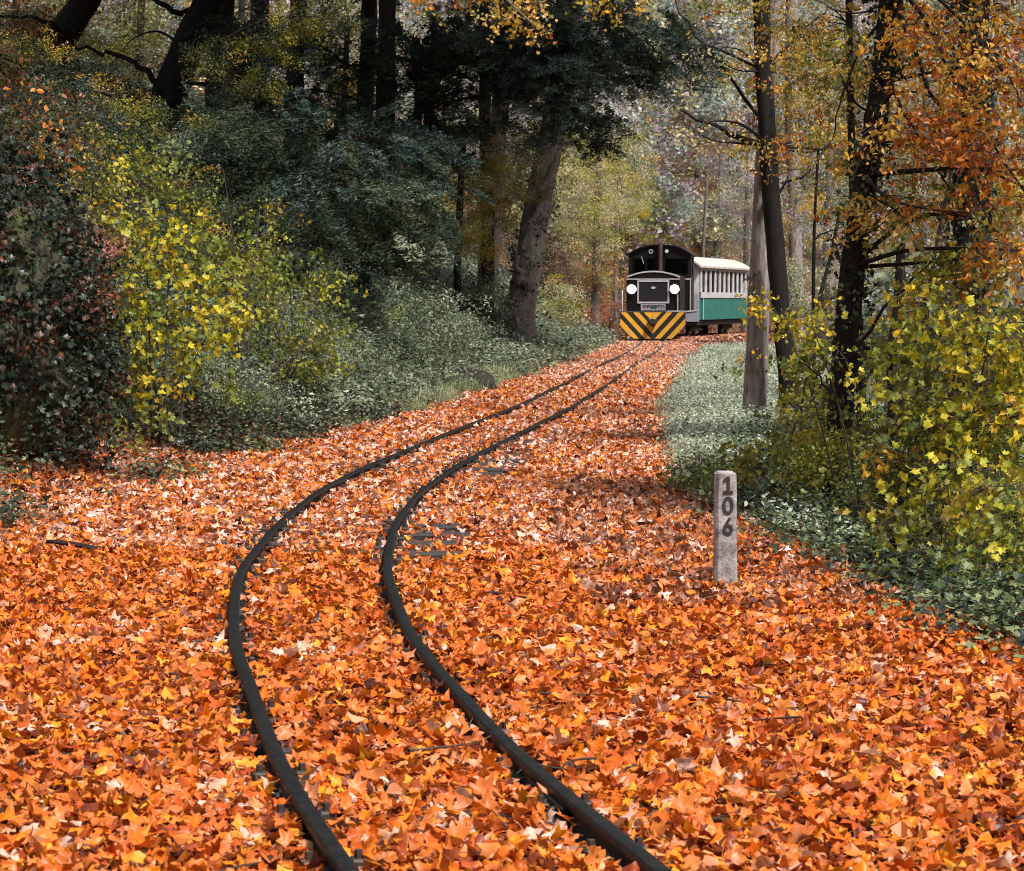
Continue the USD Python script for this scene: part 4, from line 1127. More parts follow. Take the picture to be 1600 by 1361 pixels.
# left foreground shrubs
shrub('maple_sapling', 'bright yellow maple sapling leaning out beside the dark ivy mass at left', 'sapling', (262, 700), 24.0, 11,
      [((245, 370, 24, 80, 55, 0.7, 34), 'maple', ['bright_yellow', 'light_green', 'yellow_green'], 0.8), ((205, 470, 23.4, 71, 77, 0.7, 48), 'maple', ['bright_yellow', 'light_green', 'yellow_green'], 0.8), ((285, 500, 24.3, 69, 77, 0.7, 40), 'maple', ['light_green', 'bright_yellow', 'yellow_green'], 0.8),
       ((225, 590, 23.6, 66, 77, 0.7, 40), 'maple', ['light_green', 'bright_yellow', 'yellow_green'], 0.75), ((325, 410, 25, 69, 55, 0.7, 22), 'maple', ['yellow_green', 'light_green'], 0.8), ((180, 380, 24, 57, 55, 0.7, 22), 'maple', ['olive', 'yellow_green'], 0.8), ((190, 660, 23, 46, 38, 0.7, 14), 'maple', ['light_green', 'olive'], 0.7)])
shrub('light_green_sapling', 'light green sapling in the shade above the yellow maple at left', 'sapling', (200, 560), 27.0, 5,
      [((195, 262, 27, 66, 45, 0.5, 30), 'maple_mid', ['light_green', 'yellow_green'], 0.8), ((150, 330, 27, 60, 40, 0.5, 18), 'maple_mid', ['olive', 'light_green'], 0.8)])
shrub('light_green_sapling', 'green herbaceous bush at the foot of the yellow maple sapling', 'bush', (350, 690), 26.5, 6,
      [((340, 600, 26.5, 80, 60, 0.5, 60), 'far_fine', ['light_green', 'grey_green', 'pale_green'], 0.4), ((400, 630, 27, 70, 45, 0.5, 50), 'far_fine', ['pale_green', 'grey_green'], 0.36)])
shrub('light_green_sapling', 'yellow-green sapling bending over the bank left of the grey-green thicket', 'sapling', (455, 620), 31.0, 7,
      [((430, 420, 31, 60, 50, 0.5, 30), 'maple_mid', ['light_green', 'yellow_green'], 0.75), ((490, 455, 31, 45, 40, 0.5, 18), 'maple_mid', ['yellow_green', 'light_green'], 0.7), ((470, 540, 30.6, 60, 50, 0.5, 28), 'maple_mid', ['yellow_green', 'light_green', 'olive'], 0.7),
       ((390, 500, 30.5, 50, 50, 0.4, 20), 'maple_mid', ['light_green', 'olive'], 0.7)])
shrub('beech_sapling', 'thin brown and orange leaved sapling reaching in from the left edge', 'sapling', (-20, 600), 22.0, 6,
      [((25, 140, 22, 55, 60, 0.4, 10), 'sparse', ['orange', 'rust'], 0.8), ((70, 205, 22, 90, 35, 0.4, 12), 'sparse', ['golden', 'orange', 'olive'], 0.7), ((60, 300, 22, 80, 45, 0.4, 16), 'maple_mid', ['olive', 'olive', 'golden'], 0.6), ((20, 250, 22, 40, 60, 0.4, 10), 'maple_mid', ['olive', 'rust'], 0.7)])
shrub('olive_bush', 'olive and yellow bush on top of the dark ivy mass at the left edge', 'bush', (70, 560), 22.5, 6,
      [((60, 350, 22.5, 90, 50, 0.5, 34), 'maple_mid', ['olive', 'yellow_green', 'ivy_brown'], 0.6), ((110, 320, 23, 70, 40, 0.5, 20), 'beech', ['olive', 'yellow_green'], 0.7)])
shrub('pink_spray', 'small pinkish red spray of leaves left of the yellow maple', 'bush', (150, 500), 22.0, 3, [((150, 385, 21.6, 40, 24, 0.2, 26), 'far_fine', 'pink', 0.24)], stem_r=0.006)
shrub('rusty_bush', 'rust brown leaves above the dark ivy at the left edge', 'bush', (60, 560), 20.4, 4, [((60, 405, 20.4, 80, 30, 0.3, 16), 'beech', ['ivy_brown', 'rust'], 0.5), ((135, 455, 20.2, 24, 46, 0.25, 8), 'beech', ['ivy_brown', 'rust'], 0.45)])

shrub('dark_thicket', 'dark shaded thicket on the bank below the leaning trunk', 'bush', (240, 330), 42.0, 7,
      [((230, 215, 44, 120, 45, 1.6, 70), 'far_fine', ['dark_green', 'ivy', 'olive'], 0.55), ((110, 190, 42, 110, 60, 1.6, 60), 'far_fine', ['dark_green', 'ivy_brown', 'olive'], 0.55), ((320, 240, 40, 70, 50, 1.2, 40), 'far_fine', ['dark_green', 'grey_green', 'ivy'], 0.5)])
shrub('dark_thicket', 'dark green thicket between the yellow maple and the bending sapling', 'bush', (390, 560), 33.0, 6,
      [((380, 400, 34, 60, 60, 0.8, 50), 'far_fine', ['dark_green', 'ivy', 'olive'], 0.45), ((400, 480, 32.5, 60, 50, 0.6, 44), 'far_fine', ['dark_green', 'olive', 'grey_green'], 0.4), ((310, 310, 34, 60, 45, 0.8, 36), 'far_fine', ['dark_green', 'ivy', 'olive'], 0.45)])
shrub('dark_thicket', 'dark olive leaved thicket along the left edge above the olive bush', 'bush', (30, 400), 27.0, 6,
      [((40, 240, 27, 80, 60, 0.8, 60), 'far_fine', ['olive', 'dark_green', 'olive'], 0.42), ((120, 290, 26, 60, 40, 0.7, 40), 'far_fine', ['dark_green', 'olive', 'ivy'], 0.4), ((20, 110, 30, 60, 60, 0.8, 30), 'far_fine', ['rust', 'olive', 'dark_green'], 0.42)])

shrub('maple_sapling', 'scattered yellow-green maple sprays hanging against the dark yew', 'sapling', (370, 560), 29.0, 9,
      [((330, 330, 29, 55, 35, 0.4, 14), 'maple_mid', ['yellow_green', 'light_green'], 0.62), ((300, 270, 29.5, 50, 25, 0.4, 9), 'maple_mid', ['light_green', 'olive'], 0.6), ((410, 330, 30, 40, 35, 0.4, 8), 'maple_mid', ['olive', 'yellow_green'], 0.6),
       ((520, 500, 30, 40, 40, 0.4, 12), 'maple_mid', ['yellow_green', 'light_green'], 0.6), ((370, 430, 29, 40, 40, 0.4, 10), 'maple_mid', ['yellow_green', 'olive'], 0.6)])
lf = at(1250, 853, 14.6)
lfm = MAPLES[0]
tag(obj('hanging_leaf', (lfm[0] @ rot_of(np.array([[0.1, -1.0, 0.25]]), np.array([2.9]))[0].T * 0.10 + lf, lfm[1]), M['orange']), 'single bright orange leaf caught above the dark ground cover right of the number post', 'leaf')

# ivy clad rock at the left edge
irb = on_ground(-4.16, 20.6)
ir = thing('ivy_clad_rock', irb, 'dark upright rock wall smothered in ivy at the left edge of the picture', 'rock')
im = trimesh.creation.icosphere(5, 1.0)
v = np.array(im.vertices)
q_ = np.sign(v) * np.abs(v) ** 0.62                            # a rounded block
v = q_ * [0.80, 0.85, 1.08]
v[:, :2] *= (1 - 0.16 * np.clip(v[:, 2:] / 1.2, -0.3, 1))
v += (np.stack([meshkit.fbm(q_ * 1.5, 4, k) for k in (31, 32, 33)], -1) - 0.5) * 0.6
v[:, 2] += 0.70
obj('rock_face', (v, np.array(im.faces)), BO, ir, smooth=True)
tm = trimesh.Trimesh(v, im.faces, process=False)
pp, fi = trimesh.sample.sample_surface(tm, 2300, seed=5)
nn = np.array(tm.face_normals)[fi]
kp = (nn[:, 1] < 0.4) & (pp[:, 2] > -0.05)
pp, nn = pp[kp], nn[kp]
bulge = meshkit.fbm(pp * 2.2, 3, 8)[:, None] ** 2 * 1.0
pp = pp + nn * (0.03 + bulge * rng.uniform(0.2, 1, (len(pp), 1)))
up = pp[:, 2] > 1.25 + 0.5 * (meshkit.fbm(pp * 2, 2, 4) - 0.5)
for s_, mats_ in ((~up, ['ivy', 'ivy', 'ivy', 'ivy', 'ivy_brown']), (up, ['ivy', 'ivy_brown', 'ivy'])):
    instancer('ivy', ir, kinds_of('ivy', mats_), pp[s_], rot_of(nn[s_] + rng.normal(0, 0.45, nn[s_].shape), rng.uniform(0, 6.28, s_.sum())), rng.uniform(0.6, 1.25, s_.sum()))

# grey-green thickets on the bank
shrub('bramble_thicket', 'grey-green bramble thicket at the foot of the bank left of the twin stones', 'bush', (560, 640), 33.5, 5,
      [((540, 580, 33.5, 110, 55, 0.8, 110), 'far_fine', ['grey_green', 'pale_green', 'grey_green'], 0.42), ((440, 610, 31, 80, 45, 0.6, 60), 'far_fine', ['grey_green', 'light_green'], 0.4)])
shrub('bramble_thicket', 'large grey-green bramble thicket covering the bank under the dark log', 'bush', (650, 580), 46.0, 6,
      [((640, 500, 47, 130, 55, 1.2, 130), 'far_fine', ['grey_green', 'pale_green', 'grey_green'], 0.6), ((560, 480, 45, 80, 50, 1.0, 70), 'far_fine', ['grey_green', 'olive', 'dark_green'], 0.6), ((640, 570, 42, 90, 40, 0.8, 60), 'far_fine', ['grey_green', 'dark_green'], 0.5)])
shrub('bramble_thicket', 'dark green thicket just left of the foot of the large grey trunk', 'bush', (760, 560), 57.0, 5,
      [((765, 475, 57, 55, 50, 1.0, 60), 'far_fine', ['grey_green', 'dark_green', 'pale_green'], 0.6), ((740, 520, 55, 55, 35, 0.8, 40), 'far_fine', ['ivy', 'grey_green'], 0.6)])
shrub('bramble_thicket', 'pale grassy scrub on the bank between large grey trunk and locomotive', 'bush', (885, 540), 70.0, 4,
      [((875, 480, 72, 45, 40, 1.2, 60), 'far_fine', ['pale_green', 'beige', 'yellow_green'], 0.6), ((855, 520, 66, 30, 22, 0.8, 26), 'far_fine', ['pale_green', 'grey_green'], 0.5)])

# log and stones on the bank
lg = hit(655, 447)
t = thing('fallen_log', lg, 'dark sawn log lying on the bank with its round end showing', 'log')
a_ = np.array([0.55, -0.5, 0.18])
lp = np.linspace(0, 1, 8)[:, None] * (-1.9 * np.array([0.9, -0.35, -0.1])) + a_
obj('log_body', tube(lp, np.full(8, 0.26), 14, 0.12, 3), BD, t, smooth=True)
obj('cut_end', cyl(a_ + [0.0, 0, 0], a_ + np.array([0.012, -0.005, 0]), 0.255, 16), M['bark_mid'], t)


def stone(label, px, py, w, h, bark=BD, name='dark_stone'):
    p = hit(px, py)
    t = thing(name, p, label, 'stone')
    m = trimesh.creation.icosphere(3, 1.0)
    v = np.array(m.vertices)
    v *= (0.75 + 0.5 * meshkit.fbm(v * 1.4 + px, 3, int(px)))[:, None]
    v *= [w / 2, w / 2.2, h]
    v[:, 2] += h * 0.2
    obj('stone_body', (v, np.array(m.faces)), bark, t, smooth=True)
    pp, fi = trimesh.sample.sample_surface(trimesh.Trimesh(v, m.faces), 26, seed=3)
    instancer('moss_and_leaves', t, kinds_of('herb', ['grey_green', 'pale_green']), pp, upright(len(pp), 0.4), 0.6)


stone('dark mossy stone at the bank foot under the bramble thicket, nearer the camera', 498, 645, 0.55, 0.22)
stone('dark stone half buried by the track beside the bramble thicket, farther off', 730, 612, 0.9, 0.3)
stone('small dark stone among pale grass left of the rails', 612, 648, 0.3, 0.13)
fb = hit(872, 541)
t = thing('fallen_branch', fb, 'bare dark branch lying down the bank left of the locomotive', 'branch')
obj('wood', tube(smooth_path([(-0.75, 0.3, 0.95), (-0.25, 0.1, 0.42), (0.15, 0, 0.2), (0.55, -0.2, 0.05)], 14), np.linspace(0.035, 0.06, 14), 7, 0.2, 2), BD, t, smooth=True)
fb = hit(110, 868)
t = thing('fallen_branch', fb, 'short black stick lying in the orange leaves near the left edge', 'branch')
obj('wood', tube(smooth_path([(-0.14, 0.05, 0.07), (0.0, 0, 0.06), (0.16, -0.05, 0.03)], 8), np.linspace(0.012, 0.02, 8), 6, 0.2, 2), BD, t, smooth=True)

# ------------------------------------------------------------------ behind the train
FT = 'far_tree'
def far_tree(label, px, foot, y, r, crowns, bark=BM, top=None):
    return back_tree(label, px, foot, y, r, crowns, bark, FT, top=-60 if top is None else top)


far_tree('pale yellow tree hanging over the bank left of the locomotive', 930, 470, 98, 0.16,
         [((925, 330, 78, 88, 2.5, 280), 'far_fine', ['beige', 'yellow_green', 'beige'], 0.75), ((905, 270, 55, 55, 2.0, 60), 'far_fine', ['yellow_green', 'beige', 'pale_green'], 0.75), ((930, 425, 60, 45, 1.6, 60), 'far_fine', ['beige', 'rust', 'golden'], 0.65)], top=200)
far_tree('rusty red bush at the bank foot beside the locomotive', 950, 530, 91, 0.05, [((945, 490, 34, 36, 1.2, 50), 'far_fine', ['rust', 'pink', 'litter_brown'], 0.5)], top=480)
far_tree('bluish dark green tree right above the locomotive cab', 1098, 430, 119, 0.09, [((1040, 335, 60, 45, 2.5, 80), 'far_fine', ['blue_green', 'grey_green', 'far_pale'], 0.9)], top=270)
far_tree('greenish white tree above the coach roof', 1120, 420, 124, 0.2, [((1110, 350, 60, 50, 2.5, 90), 'far_fine', ['far_pale', 'grey_green', 'beige'], 0.9), ((1125, 400, 40, 24, 1.5, 24), 'far_fine', ['yellow_green', 'beige'], 0.7)], top=250)
far_tree('mauve leaved tree high behind the coach', 1090, 420, 138, 0.25, [((1085, 250, 85, 55, 3, 130), 'far_fine', ['mauve', 'mauve', 'pink'], 1.0), ((1010, 240, 50, 40, 2, 40), 'far_fine', ['pink', 'mauve', 'rust'], 0.9)], top=140)
far_tree('grey-green tree behind the blue-green evergreen boughs', 1000, 420, 150, 0.3, [((990, 180, 80, 70, 3, 100), 'far_fine', ['far_pale', 'grey_green', 'beige'], 1.0), ((1090, 150, 80, 60, 3, 90), 'far_fine', ['pale_green', 'grey_green', 'olive'], 1.0)], top=40)
far_tree('pale tree at the top edge between evergreen and beech', 1060, 420, 165, 0.3, [((1030, 20, 110, 70, 3, 120), 'far_fine', ['pale_green', 'beige', 'olive'], 1.2), ((1130, 50, 80, 70, 3, 80), 'far_fine', ['pale_green', 'mauve', 'beige'], 1.2)], top=-60)
far_tree('olive tree behind the upper part of the large grey trunk', 880, 420, 120, 0.25, [((870, 200, 80, 60, 3, 100), 'far_fine', ['olive', 'pale_green', 'yellow_green'], 0.9), ((800, 130, 90, 70, 3, 70), 'far_fine', ['olive', 'dark_green'], 1.0)], top=60)

far_tree('beige and lavender tree behind the right end of the coach', 1165, 430, 112, 0.15, [((1165, 300, 55, 80, 2.5, 110), 'far_fine', ['mauve', 'beige', 'far_pale'], 0.8), ((1150, 390, 45, 40, 2, 50), 'far_fine', ['pale_green', 'beige'], 0.7)], top=180)
far_tree('pale whitish green tree between the pale yellow tree and the locomotive roof', 985, 440, 122, 0.15, [((985, 300, 50, 90, 2.5, 120), 'far_fine', ['beige', 'far_pale', 'beige'], 0.8)], top=190)

back_tree('olive and yellow-green beech hanging in front of the dark trunks at the upper left', 345, 330, 50, 0.07,
          [((440, 60, 70, 55, 1.2, 54), 'far_fine', ['olive', 'dark_green', 'yellow_green'], 0.55), ((330, 95, 50, 40, 1.0, 30), 'far_fine', ['olive', 'dark_green'], 0.5), ((490, 25, 70, 40, 1.2, 44), 'far_fine', ['dark_green', 'olive'], 0.55), ((410, 130, 50, 30, 1.0, 30), 'far_fine', ['olive', 'dark_green', 'yellow_green'], 0.5)], top=60)
back_tree('olive golden sapling on the slope under the left dark trunk', 150, 300, 46, 0.05,
          [((120, 150, 90, 40, 1.0, 50), 'far_fine', ['olive', 'dark_green', 'golden'], 0.45), ((210, 180, 60, 35, 1.0, 36), 'far_fine', ['olive', 'yellow_green', 'dark_green'], 0.42), ((40, 90, 70, 50, 1.0, 40), 'far_fine', ['olive', 'dark_green', 'golden'], 0.45)], top=130)
far_tree('yellow-green tree over the bank between the large grey trunk and the locomotive', 962, 460, 104, 0.10, [((955, 250, 70, 50, 2.0, 110), 'far_fine', ['yellow_green', 'beige', 'olive'], 0.8), ((1000, 330, 30, 50, 1.6, 50), 'far_fine', ['beige', 'yellow_green'], 0.7)], top=220)

# ------------------------------------------------------------------ right side
tree('beech_tree', 'pale grey beech trunk standing at the verge in front of the coach', 'tree',
     [(1178, 668), (1180, 600), (1184, 520), (1187, 440), (1190, 360), (1194, 270), (1200, 170), (1206, 60), (1214, -80)], 31.0, 0.138, 0.075, BG,
     limbs=[([(1188, 425), (1172, 432), (1160, 440)], 30.9, 0.035)],
     crowns=[((1230, 40, 31, 40, 40, 0.6, 10), 'beech', ['golden', 'olive'], 0.5)], flare=1.15, sides=18)
tree('dark_beech_tree', 'tall black trunk just right of the pale grey beech trunk', 'tree',
     [(1236, 640), (1228, 560), (1219, 470), (1211, 370), (1204, 290), (1198, 190), (1192, 90), (1190, 0), (1188, -120)], 30.6, 0.108, 0.085, M['bark_black'],
     limbs=[([(1208, 305), (1235, 282), (1268, 264)], 32.3, 0.05), ([(1200, 200), (1160, 150), (1090, 60), (1055, 0)], 31, 0.03), ([(1196, 120), (1240, 60), (1290, 20)], 31.5, 0.035), ([(1203, 240), (1150, 215), (1100, 190), (1062, 172)], 31.0, 0.045)],
     crowns=[((1215, 60, 30.5, 70, 70, 0.9, 26), 'beech', ['golden', 'golden', 'orange'], 0.62), ((1215, 170, 30.5, 55, 55, 0.8, 20), 'beech', ['golden', 'orange'], 0.6), ((1280, 110, 31.5, 70, 70, 1.0, 26), 'beech', ['golden', 'yellow_green'], 0.6),
             ((1110, 90, 29.5, 60, 60, 0.7, 10), 'sparse', ['golden', 'beige'], 0.6), ((1090, 190, 29.5, 40, 35, 0.7, 5), 'sparse', ['golden'], 0.6), ((1130, 215, 30, 45, 25, 0.6, 6), 'sparse', ['golden', 'orange'], 0.6), ((1290, 210, 32, 40, 50, 0.8, 12), 'maple_mid', ['yellow_green', 'bright_yellow'], 0.7),
             ((1210, 220, 30, 40, 30, 0.6, 8), 'beech', ['golden', 'orange'], 0.6)], flare=1.3, sides=16, canopy=(20, 4, 5, ['golden', 'olive'], (8.5, 0, 1)))
tree('ivy_clad_tree', 'slender black trunk wrapped in ivy rising among the right hand saplings', 'tree',
     [(1303, 815), (1309, 720), (1316, 620), (1322, 530), (1331, 420), (1346, 320), (1364, 225), (1378, 130), (1388, 50), (1398, -70)], 17.5, 0.088, 0.06, M['bark_black'],
     limbs=[([(1320, 580), (1370, 500), (1420, 440), (1470, 400)], 17.3, 0.018), ([(1315, 640), (1290, 600), (1240, 560)], 17.2, 0.014),
            ([(1392, -20), (1420, 50), (1440, 110), (1480, 190), (1525, 300), (1560, 380)], 17.0, 0.022), ([(1380, 110), (1420, 190), (1450, 240), (1500, 330)], 17.0, 0.018),
            ([(1395, -40), (1450, 40), (1500, 140), (1560, 240), (1620, 330)], 16.6, 0.022), ([(1397, -60), (1480, 10), (1550, 90), (1620, 190)], 16.4, 0.02),
            ([(1390, 20), (1350, 70), (1320, 140), (1300, 220)], 17.2, 0.014), ([(1370, 195), (1330, 150), (1300, 90)], 17.6, 0.012), ([(1350, 300), (1400, 330), (1440, 390)], 17.0, 0.012), ([(1393, 0), (1340, 20), (1290, 10)], 17, 0.014)],
     crowns=[((1540, 90, 16.6, 95, 100, 0.7, 48), 'beech', ['orange', 'orange', 'golden'], 0.62), ((1560, 250, 16.4, 75, 100, 0.6, 44), 'beech', ['orange', 'orange', 'rust'], 0.6), ((1480, 40, 16.6, 90, 60, 0.6, 20), 'beech', ['orange', 'golden'], 0.6),
             ((1500, 200, 16.6, 60, 80, 0.5, 16), 'beech', ['orange', 'golden'], 0.6), ((1400, 180, 16.4, 50, 50, 0.4, 12), 'beech', ['golden', 'orange'], 0.55), ((1385, 320, 16.8, 35, 70, 0.3, 12), 'beech', ['orange', 'golden'], 0.55),
             ((1590, 390, 16.4, 60, 60, 0.5, 20), 'beech', ['orange', 'golden'], 0.6), ((1360, 60, 17.2, 70, 60, 0.5, 14), 'beech', ['golden', 'yellow_green'], 0.55), ((1440, 300, 17.0, 50, 50, 0.4, 9), 'maple_mid', ['yellow_green', 'golden'], 0.6),
             ((1600, -160, 17, 250, 90, 1.4, 24), 'canopy', ['orange', 'golden'], 0.3)], flare=1.45, ivy=(0.02, 0.72, 330, 0.62, ['ivy', 'ivy', 'ground_ivy']), sides=14, canopy=(20, 3.2, 4, ['orange', 'olive'], (7, -2, 0.5)))
tree('ivy_clad_tree', 'thick ivy smothered trunk behind the orange leaves near the right edge', 'tree',
     [(1510, 640), (1512, 520), (1512, 400), (1510, 300), (1514, 200), (1520, 80), (1530, -80)], 24, 0.13, 0.11, M['bark_black'], crowns=[((1500, -140, 24, 260, 100, 1.5, 26), 'canopy', ['olive', 'golden'], 0.35)],
     ivy=(0.1, 0.85, 420, 1.0, ['ivy', 'ivy', 'ground_ivy']), canopy=(50, 4.5, 4, ['olive', 'dark_green'], (8.5, -2, 0)))
for lab, pth, y, r in (('thin dark leaning stem right of the black beech trunk', [(1262, 560), (1280, 470), (1300, 390), (1312, 330)], 34, 0.035), ('thin dark upright stem between black beech and ivy clad trunk', [(1272, 560), (1271, 470), (1272, 380), (1275, 300), (1283, 180)], 36, 0.03),
                       ('slim dark stem leaning left behind the right saplings', [(1375, 805), (1384, 720), (1392, 640), (1390, 570), (1400, 480)], 16.6, 0.028),
                       ('thin stem right behind the ivy clad trunk', [(1435, 640), (1440, 540), (1455, 430), (1480, 300), (1500, 200)], 20, 0.02)):
    tree('thin_tree', lab, 'tree', pth, y, r, r * 0.6, BD, flare=1.2, sides=8,
         limbs=[([pth[2][:2], (pth[2][0] + 40, pth[2][1] - 25), (pth[2][0] + 85, pth[2][1] - 35)], y, r * 0.5), ([pth[1][:2], (pth[1][0] + 50, pth[1][1] - 10), (pth[1][0] + 110, pth[1][1] - 30)], y, r * 0.5)])
tree('thin_tree', 'lavender grey trunk behind golden leaves at the upper right', 'tree', [(1247, 560), (1243, 400), (1240, 280), (1236, 180), (1236, 60), (1240, -60)], 62, 0.17, 0.13, BG,
     crowns=[((1270, 160, 62, 80, 80, 1.8, 50), 'far_fine', ['golden', 'beige', 'olive'], 0.6), ((1250, 330, 60, 45, 60, 1.0, 44), 'far_fine', ['pale_green', 'mauve', 'golden'], 0.55), ((1245, 450, 58, 45, 60, 1.0, 50), 'far_fine', ['pale_green', 'grey_green', 'beige'], 0.55), ((1240, 70, 60, 45, 50, 1.0, 24), 'far_fine', ['golden', 'beige'], 0.5)])

MS = 'maple_sapling'
shrub(MS, 'yellow-green maple sapling between beech trunks and ivy clad trunk', 'sapling', (1235, 800), 19.0, 8,
      [((1275, 510, 19, 26, 40, 0.4, 14), 'maple', ['yellow_green', 'light_green'], 0.5), ((1258, 610, 19, 24, 50, 0.4, 20), 'maple', ['light_green', 'yellow_green'], 0.5), ((1205, 720, 18.6, 50, 34, 0.4, 34), 'maple', ['light_green', 'olive', 'yellow_green'], 0.5), ((1270, 660, 18.6, 35, 60, 0.4, 24), 'maple', ['olive', 'yellow_green'], 0.5)])
shrub(MS, 'arching shoot of bright yellow maple leaves across the pale beech trunk', 'sapling', (1330, 830), 16.0, 2,
      [((1192, 468, 15.6, 26, 10, 0.1, 7), 'maple', ['bright_yellow', 'yellow_green'], 0.36), ((1245, 492, 15.6, 34, 18, 0.12, 10), 'maple', ['bright_yellow', 'yellow_green'], 0.4), ((1175, 558, 15.5, 22, 9, 0.1, 3), 'maple', ['bright_yellow', 'light_green'], 0.34), ((1300, 540, 15.8, 34, 26, 0.15, 9), 'maple', ['yellow_green'], 0.5)], stem_r=0.008)
shrub(MS, 'dense yellow-green maple sapling filling the right edge at mid height', 'sapling', (1545, 900), 15.5, 9,
      [((1500, 500, 15.8, 70, 55, 0.5, 29), 'maple', ['yellow_green', 'bright_yellow', 'light_green'], 0.68), ((1570, 520, 15.4, 55, 70, 0.5, 31), 'maple', ['bright_yellow', 'yellow_green'], 0.68), ((1490, 620, 15.6, 65, 65, 0.5, 33), 'maple', ['yellow_green', 'light_green', 'olive'], 0.66),
       ((1570, 650, 15.2, 60, 70, 0.5, 38), 'maple', ['bright_yellow', 'yellow_green'], 0.66), ((1450, 560, 16.5, 60, 60, 0.5, 15), 'maple', ['light_green', 'olive'], 0.66), ((1500, 400, 16.8, 60, 40, 0.4, 15), 'maple', ['yellow_green', 'olive'], 0.66)])
shrub(MS, 'pale yellow-green maple sapling low at the right edge above the ground cover', 'sapling', (1500, 940), 13.6, 9,
      [((1500, 760, 13.8, 70, 60, 0.4, 27), 'maple', ['yellow_green', 'olive', 'bright_yellow'], 0.6), ((1570, 790, 13.4, 55, 70, 0.4, 29), 'maple', ['yellow_green', 'bright_yellow', 'light_green'], 0.6), ((1430, 800, 14.0, 50, 50, 0.4, 14), 'maple', ['olive', 'yellow_green'], 0.6), ((1560, 890, 12.8, 55, 40, 0.35, 20), 'maple', ['light_green', 'yellow_green'], 0.55),
       ((1480, 870, 13.2, 60, 35, 0.35, 15), 'maple', ['light_green', 'olive'], 0.55)])
shrub(MS, 'sparse dark sapling with bare crossing twigs right of the ivy clad trunk', 'sapling', (1400, 815), 16.2, 10,
      [((1400, 640, 16.4, 60, 60, 0.5, 9), 'maple', ['olive', 'light_green'], 0.62), ((1420, 720, 16.0, 60, 45, 0.4, 9), 'maple', ['olive', 'yellow_green'], 0.6), ((1360, 700, 16.6, 40, 60, 0.4, 9), 'maple', ['olive', 'light_green'], 0.6), ((1430, 480, 17, 50, 50, 0.4, 9), 'maple', ['yellow_green', 'golden'], 0.62)])
shrub('leafy_bush', 'green leafy bush around the foot of the pale beech and behind the number post', 'bush', (1150, 800), 18.5, 6,
      [((1140, 735, 18.4, 60, 30, 0.4, 20), 'maple_mid', ['light_green', 'pale_green', 'olive'], 0.55), ((1090, 745, 19.4, 50, 26, 0.4, 30), 'far_fine', ['pale_green', 'grey_green', 'light_green'], 0.28), ((1215, 770, 17.6, 50, 30, 0.4, 14), 'maple_mid', ['olive', 'light_green'], 0.55)])
shrub('leafy_bush', 'fine lime green undergrowth low between the ivy clad trunk and the right edge', 'bush', (1450, 900), 15.0, 10,
      [((1280, 720, 17.2, 60, 60, 0.6, 50), 'far_fine', ['olive', 'light_green', 'yellow_green'], 0.30), ((1380, 760, 16.0, 70, 70, 0.6, 60), 'far_fine', ['olive', 'dark_green', 'light_green'], 0.28), ((1470, 700, 16.4, 70, 80, 0.6, 60), 'far_fine', ['olive', 'yellow_green', 'light_green'], 0.28),
       ((1560, 760, 15.2, 60, 110, 0.6, 80), 'far_fine', ['olive', 'yellow_green', 'light_green'], 0.26), ((1470, 850, 14.4, 80, 45, 0.5, 60), 'far_fine', ['olive', 'light_green', 'dark_green'], 0.25), ((1570, 600, 16.6, 50, 90, 0.6, 50), 'far_fine', ['olive', 'yellow_green'], 0.28)], stem_r=0.008)
tree('golden_tree', 'young golden leaved tree between black beech and the ivy clad trunk', 'tree', [(1345, 640), (1338, 420), (1330, 200), (1326, -40)], 25, 0.05, 0.03, BD,
     crowns=[((1290, 120, 25, 60, 90, 0.9, 44), 'beech', ['golden', 'olive', 'golden'], 0.5), ((1400, 120, 25, 60, 90, 0.9, 44), 'beech', ['golden', 'orange', 'olive'], 0.5), ((1440, 260, 24, 50, 60, 0.7, 26), 'beech', ['golden', 'olive', 'orange'], 0.5),
             ((1295, 265, 25, 45, 45, 0.7, 20), 'beech', ['yellow_green', 'golden'], 0.48), ((1250, 30, 25, 60, 40, 0.7, 20), 'beech', ['golden', 'olive'], 0.5)], flare=1.2, sides=9)
shrub(MS, 'tall loose lime green sapling right behind the ivy clad trunk', 'sapling', (1380, 760), 20.0, 8,
      [((1270, 590, 20.5, 45, 60, 0.5, 26), 'maple_mid', ['yellow_green', 'light_green', 'olive'], 0.5), ((1370, 560, 20, 55, 70, 0.5, 30), 'maple_mid', ['yellow_green', 'olive', 'light_green'], 0.5), ((1430, 640, 19.5, 60, 60, 0.5, 30), 'maple_mid', ['light_green', 'yellow_green'], 0.5),
       ((1440, 430, 20, 60, 60, 0.5, 22), 'maple_mid', ['yellow_green', 'golden', 'olive'], 0.5), ((1255, 690, 19.5, 50, 40, 0.5, 22), 'maple_mid', ['light_green', 'olive'], 0.5)], stem_r=0.009)
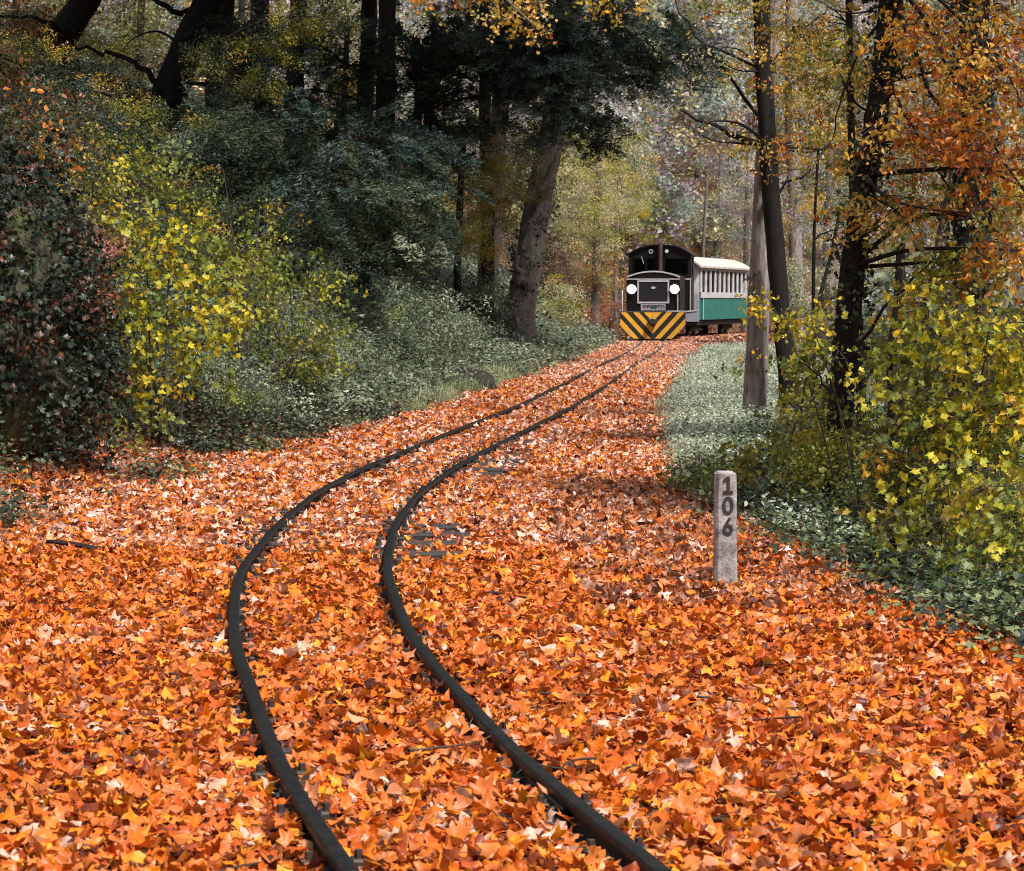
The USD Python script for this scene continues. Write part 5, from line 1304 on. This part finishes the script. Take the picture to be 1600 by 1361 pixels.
# the valley's trees, seen between the right hand trunks
back_tree('grey-white leaved tree in the valley right of the black beech trunk', 1290, 480, 75, 0.14, [((1290, 400, 70, 70, 2.0, 80), 'far_fine', ['pale_green', 'mauve', 'beige'], 0.7), ((1290, 310, 60, 60, 2.0, 50), 'far_fine', ['pale_green', 'grey_green', 'golden'], 0.7)], BM, 'valley_tree', top=200)
back_tree('pale tree in the valley behind the top of the ivy clad trunk', 1330, 480, 82, 0.16, [((1330, 90, 90, 90, 2.4, 80), 'far_fine', ['beige', 'mauve', 'pale_green'], 0.85), ((1420, 180, 70, 80, 2.0, 50), 'far_fine', ['beige', 'pale_green', 'mauve'], 0.8)], BM, 'valley_tree', top=-60)
back_tree('pale beige tree in the valley behind the hanging orange twigs', 1440, 480, 70, 0.14, [((1440, 300, 70, 70, 2.0, 60), 'far_fine', ['beige', 'pale_green', 'olive'], 0.7), ((1400, 410, 60, 60, 2.0, 50), 'far_fine', ['pale_green', 'beige', 'yellow_green'], 0.6)], BM, 'valley_tree', top=120)
back_tree('yellow-green tree in the valley behind the right edge saplings', 1540, 520, 46, 0.12, [((1550, 430, 70, 70, 1.6, 60), 'far_fine', ['yellow_green', 'olive', 'golden'], 0.6), ((1580, 300, 60, 90, 1.6, 60), 'far_fine', ['olive', 'golden', 'yellow_green'], 0.6), ((1460, 470, 60, 60, 1.4, 40), 'far_fine', ['olive', 'pale_green'], 0.6)], BD, 'valley_tree', top=60)
back_tree('olive tree deep in the valley behind the lower right saplings', 1400, 620, 36, 0.1, [((1380, 560, 70, 70, 1.2, 60), 'far_fine', ['olive', 'grey_green', 'pale_green'], 0.5), ((1490, 620, 80, 70, 1.2, 60), 'far_fine', ['olive', 'yellow_green', 'dark_green'], 0.5), ((1560, 720, 70, 80, 1.0, 50), 'far_fine', ['olive', 'dark_green'], 0.5), ((1430, 720, 60, 50, 1.0, 40), 'far_fine', ['dark_green', 'olive'], 0.5)], BD, 'valley_tree', top=380)
# golden leaves hanging in at the top, from a bough over the track
tree('overhanging_tree', 'golden maple whose leafy bough hangs in at the top centre above the evergreens', 'tree', [(-330, 660), (-300, 300), (-240, -60), (-160, -330)], 26, 0.2, 0.14, BM,
     limbs=[([(-230, -100), (150, -150), (500, -90), (720, -40), (800, 0), (835, 40)], 27, 0.04), ([(-230, -120), (400, -200), (780, -130), (900, -60), (950, 0)], 27, 0.035)], auto=False, canopy=(225, 8, 4, ['olive', 'dark_green'], (-4, 4, 0)),
     crowns=[((815, 15, 27.5, 50, 40, 0.4, 27), 'maple', ['golden', 'orange', 'golden'], 0.55), ((690, -5, 28, 50, 22, 0.4, 15), 'maple', ['orange', 'golden'], 0.5), ((955, -5, 28, 50, 22, 0.4, 12), 'maple', ['golden', 'bright_yellow'], 0.5)])
